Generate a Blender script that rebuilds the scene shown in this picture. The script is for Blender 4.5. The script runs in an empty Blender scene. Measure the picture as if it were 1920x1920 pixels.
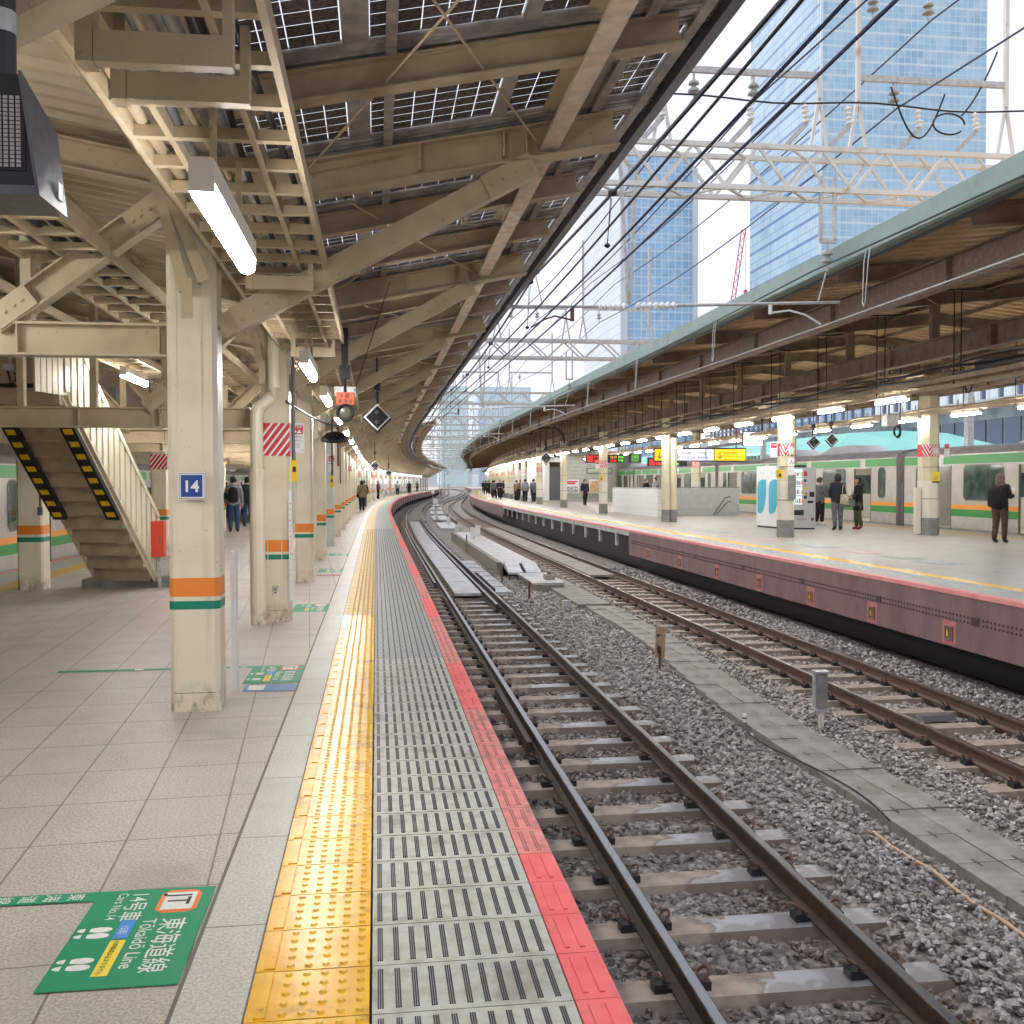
import bpy, math, random
import numpy as np
from mathutils import Vector, Matrix
random.seed(7); RNG = np.random.default_rng(7)
SC = bpy.context.scene; COL = SC.collection
R = math.radians
# ---------------------------------------------------------------- camera
F = 1922.; PITCH, ROLL, EYE = -.02906, .00259, 1.534
cp, sp, cr, sr = math.cos(PITCH), math.sin(PITCH), math.cos(ROLL), math.sin(ROLL)
fw = Vector((0, cp, sp)); up = Vector((0, -sp, cp)); rt = Vector((1, 0, 0))
R2 = rt*cr - up*sr; U2 = up*cr + rt*sr
cd = bpy.data.cameras.new('camera'); cam = bpy.data.objects.new('camera', cd); COL.objects.link(cam)
cd.sensor_width = 36; cd.lens = 36*F/1920; cd.clip_end = 6000; cd.clip_start = .05
m = Matrix((R2, U2, -fw)).transposed().to_4x4(); m.translation = (0, 0, EYE); cam.matrix_world = m
SC.camera = cam
# ---------------------------------------------------------------- world, sun
W = bpy.data.worlds.new('World'); SC.world = W; W.use_nodes = True
nt = W.node_tree; nt.nodes.clear()
sky = nt.nodes.new('ShaderNodeTexSky'); sky.sky_type = 'NISHITA'; sky.sun_disc = False
sky.sun_elevation = R(66); sky.sun_rotation = R(70)
mx = nt.nodes.new('ShaderNodeMix'); mx.data_type = 'RGBA'; mx.inputs[0].default_value = .92
mx.inputs[7].default_value = (5.35, 5.5, 6.05, 1)          # thick white cloud over the blue
bg = nt.nodes.new('ShaderNodeBackground'); bg.inputs[1].default_value = .105
wo = nt.nodes.new('ShaderNodeOutputWorld')
nt.links.new(sky.outputs[0], mx.inputs[6]); nt.links.new(mx.outputs[2], bg.inputs[0]); nt.links.new(bg.outputs[0], wo.inputs[0])
sl = bpy.data.lights.new('sun', 'SUN'); sl.energy = 1.5; sl.angle = R(55); sl.color = (1, .98, .95)
so_ = bpy.data.objects.new('sun', sl); COL.objects.link(so_); so_.rotation_euler = (R(24), 0, R(-110))
SC.view_settings.view_transform = 'Standard'; SC.view_settings.look = 'None'
SC.view_settings.exposure = .9; SC.view_settings.gamma = 1
SC.render.engine = 'CYCLES'
SC.cycles.max_bounces = 7; SC.cycles.diffuse_bounces = 5; SC.cycles.glossy_bounces = 3
SC.cycles.transparent_max_bounces = 12; SC.cycles.use_denoising = True
SC.cycles.caustics_reflective = False; SC.cycles.caustics_refractive = False
LAMP = 56.
# ---------------------------------------------------------------- track frame: s along the platform edge, o to the right, z up
_s = np.arange(-20, 900, .5)
_k = np.where(_s < 44.425, 0, np.where(_s < 151.66, .00098, np.where(_s < 420, -.00027, 0)))
_k = np.convolve(np.pad(_k, 20, mode='edge'), np.ones(41)/41, 'valid')
_t = -.13156 + np.cumsum(_k)*.5
_x = np.cumsum(np.sin(_t))*.5; _y = np.cumsum(np.cos(_t))*.5
_x = _x - _x[40] + .71948; _y = _y - _y[40]
def hd(s): return float(np.interp(s, _s, _t))
def pt(s, o, z):
    t = np.interp(s, _s, _t)
    return (float(np.interp(s, _s, _x) + o*math.cos(t)), float(np.interp(s, _s, _y) - o*math.sin(t)), z)
def V(*a): return Vector(pt(*a))
def fr(s): t = hd(s); return Vector((math.cos(t), -math.sin(t), 0)), Vector((math.sin(t), math.cos(t), 0))
# ---------------------------------------------------------------- materials
MATS = {}
def mat(name, c, rough=.6, metal=0, c2=None, sc=6, bump=0, bsc=60, emit=0, alpha=None, detail=6, lo=.35, hi=.65, spec=None, streak=0):
    if name in MATS: return MATS[name]
    m = bpy.data.materials.new(name); m.use_nodes = True; MATS[name] = m
    nt = m.node_tree; N = nt.nodes; L = nt.links; b = N['Principled BSDF']
    b.inputs['Base Color'].default_value = (*c, 1); b.inputs['Roughness'].default_value = rough
    b.inputs['Metallic'].default_value = metal
    if spec is not None: b.inputs['Specular IOR Level'].default_value = spec
    tc = N.new('ShaderNodeTexCoord')
    if c2:
        n = N.new('ShaderNodeTexNoise'); n.inputs['Scale'].default_value = sc; n.inputs['Detail'].default_value = detail
        if streak:
            mp = N.new('ShaderNodeMapping'); mp.inputs['Scale'].default_value = (1, 1, streak); L.new(tc.outputs['Object'], mp.inputs[0]); L.new(mp.outputs[0], n.inputs[0])
        else: L.new(tc.outputs['Object'], n.inputs[0])
        r = N.new('ShaderNodeMapRange'); r.inputs[1].default_value = lo; r.inputs[2].default_value = hi
        x = N.new('ShaderNodeMix'); x.data_type = 'RGBA'; x.inputs[6].default_value = (*c, 1); x.inputs[7].default_value = (*c2, 1)
        L.new(n.outputs[0], r.inputs[0]); L.new(r.outputs[0], x.inputs[0]); L.new(x.outputs[2], b.inputs['Base Color'])
    if bump:
        n2 = N.new('ShaderNodeTexNoise'); n2.inputs['Scale'].default_value = bsc; n2.inputs['Detail'].default_value = 4
        L.new(tc.outputs['Object'], n2.inputs[0]); bp = N.new('ShaderNodeBump'); bp.inputs['Strength'].default_value = bump
        bp.inputs['Distance'].default_value = .01; L.new(n2.outputs[0], bp.inputs['Height']); L.new(bp.outputs[0], b.inputs['Normal'])
    if emit:
        b.inputs['Emission Color'].default_value = (*c, 1); b.inputs['Emission Strength'].default_value = emit
    return m
STEEL = mat('beige_steel_paint', (.50, .41, .275), .5, c2=(.36, .28, .18), sc=3.5, bump=.15, bsc=25, lo=.45, hi=.8)
STEELD = mat('beige_steel_dusty', (.48, .39, .27), .6, c2=(.33, .25, .165), sc=4, bump=.15, bsc=25, lo=.4, hi=.75)
PINKST = mat('faded_and_skylit_paint', (.66, .54, .44), .5, c2=(.46, .36, .28), sc=9, lo=.4, hi=.7)
CREAM = mat('cream_column_paint', (.74, .68, .54), .38, c2=(.60, .52, .37), sc=2.2, bump=.12, bsc=18, lo=.5, hi=.85)
GREYP = mat('pale_grey_panel', (.58, .61, .58), .45, c2=(.5, .52, .48), sc=3)
DECK = mat('beige_roof_deck', (.56, .47, .34), .55, c2=(.44, .36, .25), sc=2)
ALU = mat('dull_aluminium', (.52, .49, .47), .45, .3, c2=(.3, .28, .28), sc=8)
CELL = mat('solar_cell', (.07, .055, .065), .25, c2=(.15, .125, .135), sc=40, lo=.4, hi=.7)
DARK = mat('black_plastic_and_shade', (.018, .018, .02), .45)
DGREY = mat('dark_grey_metal', (.10, .105, .115), .4, .3, c2=(.14, .14, .15), sc=30)
GUTTER = mat('dark_gutter', (.05, .05, .06), .5)
BROWN = mat('brown_canopy_steel', (.31, .225, .15), .6, c2=(.19, .13, .085), sc=4, lo=.4, hi=.7)
BROWND = mat('rusty_brown_beam', (.22, .155, .11), .65, c2=(.34, .25, .18), sc=12, lo=.5, hi=.75)
BROWNR = mat('tan_roof_deck', (.66, .48, .29), .6, c2=(.48, .34, .19), sc=2)
TEAL = mat('grey_teal_fascia', (.22, .31, .285), .5, c2=(.26, .35, .33), sc=3)
WHITE = mat('white_paint', (.78, .79, .80), .4)
GALV = mat('galvanised_steel', (.55, .57, .57), .45, .3, c2=(.42, .42, .41), sc=14)
GALVR = mat('rust_streaked_steel', (.72, .72, .70), .5, 0, c2=(.44, .30, .20), sc=4, lo=.58, hi=.8)
ORANGE = mat('orange_band', (.80, .235, .03), .4); GREEN = mat('green_band', (.0, .215, .135), .4)
BLUE = mat('sign_blue', (.018, .06, .27), .35); RED = mat('sign_red', (.58, .02, .03), .4)
YEL = mat('bright_yellow', (.85, .55, .01), .4); BLACK = mat('print_black', (.01, .01, .012), .5)
WIRE = mat('black_cable', (.012, .012, .018), .5); CABLE = mat('grey_cable', (.12, .12, .13), .5)
WIREB = mat('bluish_wire', (.02, .03, .09), .5)
PORC = mat('white_porcelain', (.80, .81, .82), .2)
RAILS = mat('rail_side_rust', (.045, .03, .025), .55, c2=(.085, .055, .04), sc=10)
RAILS2 = mat('rail_side_brown', (.12, .07, .052), .55, c2=(.08, .05, .04), sc=10)
RAILT = mat('polished_rail_head', (.30, .31, .33), .28, 1)
CLIP = mat('rusty_clip', (.13, .065, .045), .6); CLIPK = mat('black_clip_base', (.02, .02, .022), .5)
CONC = mat('weathered_concrete', (.30, .285, .26), .8, c2=(.20, .18, .16), sc=5, bump=.3, bsc=40)
CONCL = mat('pale_wet_concrete', (.56, .565, .58), .3, c2=(.36, .36, .365), sc=3.5, lo=.4, hi=.62)
LAMPM = mat('lamp_tube', (1, .985, .95), .3, emit=LAMP)
LAMPF = mat('far_lamp_tube', (1, .98, .93), .3, emit=LAMP*.7)
GIRD = mat('purple_brown_girder', (.225, .135, .14), .55, c2=(.155, .09, .095), sc=2.5, streak=.4, lo=.35, hi=.7)
GIRDP = mat('salmon_primer', (.52, .19, .165), .6, c2=(.42, .14, .13), sc=20)
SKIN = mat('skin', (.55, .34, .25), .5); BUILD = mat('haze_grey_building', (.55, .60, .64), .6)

def nodes(m): return m.node_tree.nodes, m.node_tree.links, m.node_tree.nodes['Principled BSDF']
def math_(N, L, op, a, b=None, c=None):
    n = N.new('ShaderNodeMath'); n.operation = op
    for i, v in enumerate((a, b, c)):
        if v is None: continue
        if hasattr(v, 'links') or hasattr(v, 'is_linked'): L.new(v, n.inputs[i])
        else: n.inputs[i].default_value = v
    return n.outputs[0]
def mix(N, L, f, a, b):
    n = N.new('ShaderNodeMix'); n.data_type = 'RGBA'
    for i, v in ((0, f), (6, a), (7, b)):
        if hasattr(v, 'is_linked'): L.new(v, n.inputs[i])
        else: n.inputs[i].default_value = v if i == 0 else (*v, 1)
    return n.outputs[2]
def noise(N, L, vec, sc, det=5, rough=.5):
    n = N.new('ShaderNodeTexNoise'); n.inputs['Scale'].default_value = sc; n.inputs['Detail'].default_value = det
    n.inputs['Roughness'].default_value = rough; L.new(vec, n.inputs[0]); return n.outputs[0]
def ramp(N, L, v, a, b):
    n = N.new('ShaderNodeMapRange'); n.inputs[1].default_value = a; n.inputs[2].default_value = b; L.new(v, n.inputs[0]); return n.outputs[0]

def floor_mat(name, ang, tw, tl, base, dark, joint=.009):
    m = mat(name, base, .42); N, L, b = nodes(m)
    tc = N.new('ShaderNodeTexCoord').outputs['Object']
    mp = N.new('ShaderNodeMapping'); mp.inputs['Rotation'].default_value = (0, 0, ang); L.new(tc, mp.inputs[0])
    sx = N.new('ShaderNodeSeparateXYZ'); L.new(mp.outputs[0], sx.inputs[0])
    u = math_(N, L, 'DIVIDE', sx.outputs[0], tw); v = math_(N, L, 'DIVIDE', sx.outputs[1], tl)
    def line(q, w):
        f = math_(N, L, 'FRACT', q); d = math_(N, L, 'ABSOLUTE', math_(N, L, 'SUBTRACT', f, .5))
        return math_(N, L, 'GREATER_THAN', d, .5 - w)
    ln = math_(N, L, 'MAXIMUM', line(u, joint/tw/2), line(v, joint/tl/2))
    wn = N.new('ShaderNodeTexWhiteNoise'); cb = N.new('ShaderNodeCombineXYZ')
    L.new(math_(N, L, 'FLOOR', u), cb.inputs[0]); L.new(math_(N, L, 'FLOOR', v), cb.inputs[1]); L.new(cb.outputs[0], wn.inputs[0])
    c = mix(N, L, ramp(N, L, noise(N, L, tc, 85, 4, .8), .43, .57), dark, base)
    c = mix(N, L, math_(N, L, 'MULTIPLY', wn.outputs[0], .28), c, tuple(x*.72 for x in base))
    c = mix(N, L, math_(N, L, 'MULTIPLY', ramp(N, L, noise(N, L, tc, 1.1, 6, .6), .52, .72), .55), c, tuple(x*.6 for x in base))
    c = mix(N, L, math_(N, L, 'MULTIPLY', ln, .8), c, (.10, .085, .07)); L.new(c, b.inputs['Base Color'])
    L.new(ramp(N, L, noise(N, L, tc, 2, 5), .1, .95), b.inputs['Roughness'])
    rr = N.new('ShaderNodeMapRange'); rr.inputs[3].default_value = .22; rr.inputs[4].default_value = .55
    L.new(noise(N, L, tc, 3.1, 5), rr.inputs[0]); L.new(rr.outputs[0], b.inputs['Roughness'])
    bp = N.new('ShaderNodeBump'); bp.inputs['Strength'].default_value = .25; bp.inputs['Distance'].default_value = .004
    L.new(math_(N, L, 'SUBTRACT', noise(N, L, tc, 170, 3), math_(N, L, 'MULTIPLY', ln, 1.)), bp.inputs['Height']); L.new(bp.outputs[0], b.inputs['Normal'])
    return m
TILE = floor_mat('granite_floor_tiles', -.196, .39, .575, (.62, .565, .50), (.33, .29, .245))
TILE2 = floor_mat('platform_paving', -.12, .6, .6, (.56, .53, .48), (.44, .41, .37))
STRIP = floor_mat('edge_stone_strip', -.13, 40, .9, (.62, .585, .53), (.42, .385, .335))
TACT = mat('yellow_tactile', (.93, .54, .03), .26, c2=(.84, .44, .02), sc=9, bump=.25, bsc=9)
TACTO = mat('worn_yellow_tactile', (.66, .43, .11), .42, c2=(.52, .33, .09), sc=9)
GTILE = mat('grey_slip_tile', (.53, .54, .48), .45, c2=(.40, .38, .31), sc=14, bump=.1, lo=.45, hi=.75)
GTILEF = mat('grey_green_slip_tile', (.42, .44, .41), .45, c2=(.30, .32, .30), sc=20)
GROOVE = mat('groove_dark', (.045, .05, .06), .5)
PINK1 = mat('fresh_pink_edge', (.93, .19, .19), .5, c2=(.86, .13, .135), sc=6)
PINK3 = mat('pale_pink_edge', (.80, .32, .31), .55, c2=(.68, .24, .23), sc=2)
PINK2 = mat('faded_pink_edge', (.82, .30, .28), .5, c2=(.70, .22, .20), sc=12)
def sleeper_mat():
    m = mat('wet_sleeper_concrete', (.42, .34, .28), .7); N, L, b = nodes(m)
    tc = N.new('ShaderNodeTexCoord').outputs['Object']; sx = N.new('ShaderNodeSeparateXYZ'); L.new(tc, sx.inputs[0])
    gi = N.new('ShaderNodeObjectInfo')
    n = noise(N, L, tc, 2.6, 4)
    q = math_(N, L, 'ADD', sx.outputs[0], math_(N, L, 'MULTIPLY', math_(N, L, 'SUBTRACT', n, .5), 1.1))
    q = math_(N, L, 'ADD', q, math_(N, L, 'MULTIPLY', gi.outputs['Random'], .25))
    gn = N.new('ShaderNodeNewGeometry'); nz = N.new('ShaderNodeSeparateXYZ'); L.new(gn.outputs['Normal'], nz.inputs[0])
    wet = math_(N, L, 'MULTIPLY', ramp(N, L, q, .10, .13), math_(N, L, 'GREATER_THAN', nz.outputs[2], .6))
    dry = mix(N, L, ramp(N, L, noise(N, L, tc, 7, 6), .4, .65), (.47, .39, .33), (.32, .26, .215))
    edge = math_(N, L, 'MULTIPLY', ramp(N, L, q, .02, .10), .6); dry = mix(N, L, edge, dry, (.17, .13, .11))
    wet_sheen = mix(N, L, ramp(N, L, noise(N, L, tc, 4.3, 5), .47, .56), (.52, .535, .56), (.37, .355, .35))  # wet patches coloured pale to carry the sky's reflection
    c = mix(N, L, wet, dry, wet_sheen); L.new(c, b.inputs['Base Color'])
    r = N.new('ShaderNodeMapRange'); r.inputs[3].default_value = .75; r.inputs[4].default_value = .30; L.new(wet, r.inputs[0]); L.new(r.outputs[0], b.inputs['Roughness'])
    q2 = N.new('ShaderNodeMapRange'); q2.inputs[4].default_value = .55; L.new(wet, q2.inputs[0]); L.new(q2.outputs[0], b.inputs['Metallic'])
    return m
SLEEP = sleeper_mat()
SLEEP2 = mat('dry_sleeper', (.35, .29, .24), .7, c2=(.22, .18, .15), sc=8)
def stone_mat():
    m = mat('ballast_stone', (.2, .19, .19), .6); N, L, b = nodes(m)
    a = N.new('ShaderNodeAttribute'); a.attribute_name = 'tone'; tc = N.new('ShaderNodeTexCoord').outputs['Object']
    c = mix(N, L, a.outputs['Fac'], (.10, .082, .072), (.60, .57, .545))
    c = mix(N, L, ramp(N, L, noise(N, L, tc, 60, 3), .35, .7), c, (.20, .17, .155)); a2 = N.new('ShaderNodeAttribute'); a2.attribute_name = 'rust'
    c = mix(N, L, math_(N, L, 'MULTIPLY', a2.outputs['Fac'], .72), c, (.15, .098, .072)); L.new(c, b.inputs['Base Color'])
    b.inputs['Roughness'].default_value = .42; return m
STONE = stone_mat()
def ground_mat():
    m = mat('ballast_bed', (.16, .145, .14), .7); N, L, b = nodes(m)
    tc = N.new('ShaderNodeTexCoord').outputs['Object']
    v = N.new('ShaderNodeTexVoronoi'); v.inputs['Scale'].default_value = 17; L.new(tc, v.inputs[0])
    sc_ = N.new('ShaderNodeSeparateColor'); L.new(v.outputs['Color'], sc_.inputs[0])
    c = mix(N, L, sc_.outputs[0], (.12, .10, .09), (.50, .47, .435))
    c = mix(N, L, math_(N, L, 'MULTIPLY', ramp(N, L, v.outputs['Distance'], .4, .9), .7), c, (.04, .033, .03))
    c = mix(N, L, math_(N, L, 'MULTIPLY', ramp(N, L, noise(N, L, tc, .5, 4), .45, .7), .35), c, (.33, .27, .22)); L.new(c, b.inputs['Base Color'])
    bp = N.new('ShaderNodeBump'); bp.inputs['Strength'].default_value = 1; bp.inputs['Distance'].default_value = .03
    L.new(math_(N, L, 'SUBTRACT', 1, v.outputs['Distance']), bp.inputs['Height']); L.new(bp.outputs[0], b.inputs['Normal']); return m
BED = ground_mat()
def glass_tower(name, bands, base, dark, fl, mw, lw=.06):
    """curtain wall: mullions by UV-less object coordinates; u along the face, z up (metres)"""
    m = mat(name, base, .12); N, L, b = nodes(m); uv = N.new('ShaderNodeUVMap').outputs[0]
    sx = N.new('ShaderNodeSeparateXYZ'); L.new(uv, sx.inputs[0])
    u = math_(N, L, 'DIVIDE', sx.outputs[0], mw); v = math_(N, L, 'DIVIDE', sx.outputs[1], fl)
    def ln(q, w, off=0):
        return math_(N, L, 'LESS_THAN', math_(N, L, 'FRACT', math_(N, L, 'ADD', q, off)), w)
    cb = N.new('ShaderNodeCombineXYZ'); wn = N.new('ShaderNodeTexWhiteNoise')
    L.new(math_(N, L, 'FLOOR', u), cb.inputs[0]); L.new(math_(N, L, 'FLOOR', math_(N, L, 'MULTIPLY', v, 2)), cb.inputs[1]); L.new(cb.outputs[0], wn.inputs[0])
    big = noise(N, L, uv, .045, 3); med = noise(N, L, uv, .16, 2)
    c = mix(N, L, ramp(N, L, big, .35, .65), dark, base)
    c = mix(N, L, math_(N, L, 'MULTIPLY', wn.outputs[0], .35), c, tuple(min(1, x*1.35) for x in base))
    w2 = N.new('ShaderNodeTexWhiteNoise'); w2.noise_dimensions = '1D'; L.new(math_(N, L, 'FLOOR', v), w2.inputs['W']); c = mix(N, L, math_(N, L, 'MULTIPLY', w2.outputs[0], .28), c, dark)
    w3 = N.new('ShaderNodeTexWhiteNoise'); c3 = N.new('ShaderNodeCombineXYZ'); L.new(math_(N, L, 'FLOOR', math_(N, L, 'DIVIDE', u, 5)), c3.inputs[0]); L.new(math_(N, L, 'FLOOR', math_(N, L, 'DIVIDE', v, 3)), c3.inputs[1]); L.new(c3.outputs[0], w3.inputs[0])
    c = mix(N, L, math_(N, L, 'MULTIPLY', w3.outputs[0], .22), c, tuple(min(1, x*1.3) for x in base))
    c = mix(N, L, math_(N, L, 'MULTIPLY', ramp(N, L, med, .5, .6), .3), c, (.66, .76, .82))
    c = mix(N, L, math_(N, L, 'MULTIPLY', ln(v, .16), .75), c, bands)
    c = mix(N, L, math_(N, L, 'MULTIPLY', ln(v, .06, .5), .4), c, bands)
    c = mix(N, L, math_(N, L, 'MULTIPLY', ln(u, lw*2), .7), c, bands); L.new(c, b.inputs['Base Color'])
    b.inputs['Specular IOR Level'].default_value = .6
    return m
def scuff(m, sc, lo, hi, col, amt, scale=(1, 1, 1), zfade=None):
    N, L, b = nodes(m); tc = N.new('ShaderNodeTexCoord').outputs['Object']; mp = N.new('ShaderNodeMapping'); mp.inputs['Scale'].default_value = scale
    mp.inputs['Location'].default_value = (3.1, 7.7, 1.3); L.new(tc, mp.inputs[0]); f = ramp(N, L, noise(N, L, mp.outputs[0], sc, 8, .65), lo, hi)
    if zfade: 
        sx = N.new('ShaderNodeSeparateXYZ'); L.new(tc, sx.inputs[0]); f = math_(N, L, 'MULTIPLY', f, ramp(N, L, sx.outputs[2], zfade, 0))
    f = math_(N, L, 'MULTIPLY', f, amt); inp = b.inputs['Base Color']
    src = inp.links[0].from_socket if inp.is_linked else tuple(inp.default_value)[:3]
    c = mix(N, L, f, src, col); L.new(c, inp)
scuff(TACT, 5, .56, .66, (.30, .17, .04), .55); scuff(TACT, 26, .60, .68, (.12, .08, .04), .6)
scuff(GTILE, 3, .54, .66, (.24, .22, .18), .6); scuff(PINK1, 4, .57, .66, (.42, .10, .10), .5); scuff(PINK2, 7, .52, .62, (.32, .14, .13), .6)
scuff(CREAM, 9, .48, .58, (.16, .12, .08), .8, (1, 1, .6), .22); scuff(CREAM, 30, .66, .70, (.22, .13, .07), .8); scuff(CREAM, 2.5, .55, .72, (.46, .38, .26), .5, (3, 3, .25))
scuff(GIRD, 1.4, .55, .68, (.26, .20, .20), .6, (1, 1, .2)); scuff(GIRD, 7, .62, .70, (.07, .035, .03), .7, (1, 1, .35))
scuff(STEEL, 14, .62, .70, (.20, .12, .07), .6); scuff(TILE, .9, .55, .70, (.24, .20, .16), .38); scuff(TILE, 45, .70, .74, (.06, .05, .045), .8)
scuff(TILE2, .5, .5, .7, (.30, .27, .23), .4, (1, .4, 1)); scuff(TEAL, 2, .55, .7, (.12, .17, .15), .5, (1, 1, 1))
# ---------------------------------------------------------------- mesh builder
class M:
    def __init__(s): s.v = []; s.f = []; s.mi = []; s.mats = []; s.cur = 0; s.uv = None
    def use(s, m):
        if m not in s.mats: s.mats.append(m)
        s.cur = s.mats.index(m); return s
    def add(s, vs, fs):
        k = len(s.v); s.v += [tuple(p) for p in vs]; s.f += [tuple(i+k for i in f) for f in fs]; s.mi += [s.cur]*len(fs); return s
    def hexa(s, p):   # 8 points: bottom 4 ccw, top 4
        return s.add(p, [(3, 2, 1, 0), (4, 5, 6, 7), (0, 1, 5, 4), (1, 2, 6, 5), (2, 3, 7, 6), (3, 0, 4, 7)])
    def box(s, x0, x1, y0, y1, z0, z1, T=None):
        p = [(x0, y0, z0), (x1, y0, z0), (x1, y1, z0), (x0, y1, z0), (x0, y0, z1), (x1, y0, z1), (x1, y1, z1), (x0, y1, z1)]
        return s.hexa([T(*q) for q in p] if T else p)
    def cb(s, s0, s1, o0, o1, z0, z1):   # box in the track frame
        return s.box(o0, o1, s0, s1, z0, z1, lambda o, t, z: pt(t, o, z))
    def sweep(s, prof, s0, s1, step=1., close=True, caps=True):
        n = max(1, int(math.ceil((s1-s0)/step))); k = len(prof); vs = []; fs = []
        for i in range(n+1):
            t = s0 + (s1-s0)*i/n
            vs += [pt(t, o, z) for o, z in prof]
        for i in range(n):
            for j in range(k if close else k-1):
                a = i*k+j; b = i*k+(j+1) % k; fs.append((a, a+k, b+k, b))
        if close and caps: fs += [tuple(range(k)), tuple(range(n*k+k-1, n*k-1, -1))]
        return s.add(vs, fs)
    def ext(s, prof, p, q, upv=(0, 0, 1), cap=True):   # extrude a 2-D outline from p to q
        p, q = Vector(p), Vector(q); d = (q-p).normalized(); r = d.cross(Vector(upv))
        if r.length < 1e-4: r = Vector((1, 0, 0))
        r.normalize(); u = r.cross(d); k = len(prof)
        vs = [a + r*x + u*y for a in (p, q) for x, y in prof]
        fs = [(j, (j+1) % k, k+(j+1) % k, k+j) for j in range(k)]
        if cap: fs += [tuple(range(k-1, -1, -1)), tuple(range(k, 2*k))]
        return s.add(vs, fs)
    def bar(s, p, q, w, h, upv=(0, 0, 1)): return s.ext([(-w/2, -h/2), (w/2, -h/2), (w/2, h/2), (-w/2, h/2)], p, q, upv)
    def ib(s, p, q, w, h, t=.014, upv=(0, 0, 1)):
        a, b, c = w/2, h/2, t/2
        return s.ext([(-a, -b), (a, -b), (a, -b+t), (c, -b+t), (c, b-t), (a, b-t), (a, b), (-a, b), (-a, b-t), (-c, b-t), (-c, -b+t), (-a, -b+t)], p, q, upv)
    def ang(s, p, q, w, t=.008, upv=(0, 0, 1)):
        return s.ext([(0, 0), (w, 0), (w, t), (t, t), (t, w), (0, w)], p, q, upv)
    def cyl(s, p, q, r, n=10, r2=None):
        r2 = r if r2 is None else r2; p, q = Vector(p), Vector(q); d = (q-p).normalized()
        a = d.orthogonal().normalized(); b = d.cross(a)
        vs = [p + (a*math.cos(6.2832*i/n) + b*math.sin(6.2832*i/n))*r for i in range(n)] + [q + (a*math.cos(6.2832*i/n) + b*math.sin(6.2832*i/n))*r2 for i in range(n)]
        return s.add(vs, [(i, (i+1) % n, n+(i+1) % n, n+i) for i in range(n)] + [tuple(range(n-1, -1, -1)), tuple(range(n, 2*n))])
    def tube(s, pts, r, n=6):
        pts = [Vector(p) for p in pts]; k = len(pts); vs = []; fs = []
        for i, p in enumerate(pts):
            d = (pts[min(i+1, k-1)] - pts[max(i-1, 0)]).normalized()
            a = d.cross(Vector((0, 0, 1)))
            if a.length < .05: a = d.cross(Vector((0, 1, 0)))
            a.normalize(); b = d.cross(a)
            vs += [p + (a*math.cos(6.2832*j/n) + b*math.sin(6.2832*j/n))*r for j in range(n)]
        for i in range(k-1):
            for j in range(n):
                fs.append((i*n+j, i*n+(j+1) % n, (i+1)*n+(j+1) % n, (i+1)*n+j))
        fs += [tuple(range(n-1, -1, -1)), tuple(range((k-1)*n, k*n))]
        return s.add(vs, fs)
    def lathe(s, c, prof, n=12, axis=(0, 0, 1)):
        ax = Vector(axis).normalized(); a = ax.orthogonal().normalized(); b = ax.cross(a); c = Vector(c); k = len(prof)
        vs = [c + ax*z + (a*math.cos(6.2832*j/n) + b*math.sin(6.2832*j/n))*r for r, z in prof for j in range(n)]
        fs = [(i*n+j, i*n+(j+1) % n, (i+1)*n+(j+1) % n, (i+1)*n+j) for i in range(k-1) for j in range(n)]
        fs += [tuple(range(n-1, -1, -1)), tuple(range((k-1)*n, k*n))]
        return s.add(vs, fs)
def mk(name, mb, m=None, parent=None, shift=None, smooth=False):
    me = bpy.data.meshes.new(name); vs = mb.v
    if shift is not None: vs = [(a-shift[0], b-shift[1], c-shift[2]) for a, b, c in vs]
    me.from_pydata(vs, [], mb.f); me.update()
    ms = mb.mats if mb.mats else [m]
    for x in ms: me.materials.append(x)
    if mb.mats: me.polygons.foreach_set('material_index', mb.mi)
    if smooth: me.shade_smooth()
    o = bpy.data.objects.new(name, me); COL.objects.link(o)
    if parent: o.parent = parent
    return o
def tag(o, label=None, cat=None, group=None, kind=None):
    for k, v in (('label', label), ('category', cat), ('group', group), ('kind', kind)):
        if v: o[k] = v
    return o
def thing(name, label, cat, loc, rot=0, group=None):
    o = bpy.data.objects.new(name, None); COL.objects.link(o); o.empty_display_size = .2
    o.location = loc; o.rotation_euler = (0, 0, rot); return tag(o, label, cat, group)
def solo(name, mb, m, label, cat, group=None, kind=None, smooth=False):
    a = np.array(mb.v); c = ((a[:, 0].min()+a[:, 0].max())/2, (a[:, 1].min()+a[:, 1].max())/2, a[:, 2].min())
    o = mk(name, mb, m, None, c, smooth); o.location = c; return tag(o, label, cat, group, kind)
def struct(name, mb, m): return tag(mk(name, mb, m), kind='structure')
def part(name, mb, m, root, smooth=False):   # world coordinates under an unrotated thing
    return mk(name, mb, m, root, tuple(root.location), smooth)
def dup(root, loc, rot, label=None, group=None):
    r = root.copy(); COL.objects.link(r); r.location = loc; r.rotation_euler = (0, 0, rot)
    if label: r['label'] = label
    if group: r['group'] = group
    for ch in list(root.children):
        c = ch.copy(); COL.objects.link(c); c.parent = r
        for g in ch.children:
            d = g.copy(); COL.objects.link(d); d.parent = c
    return r
_tc = {}
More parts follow.
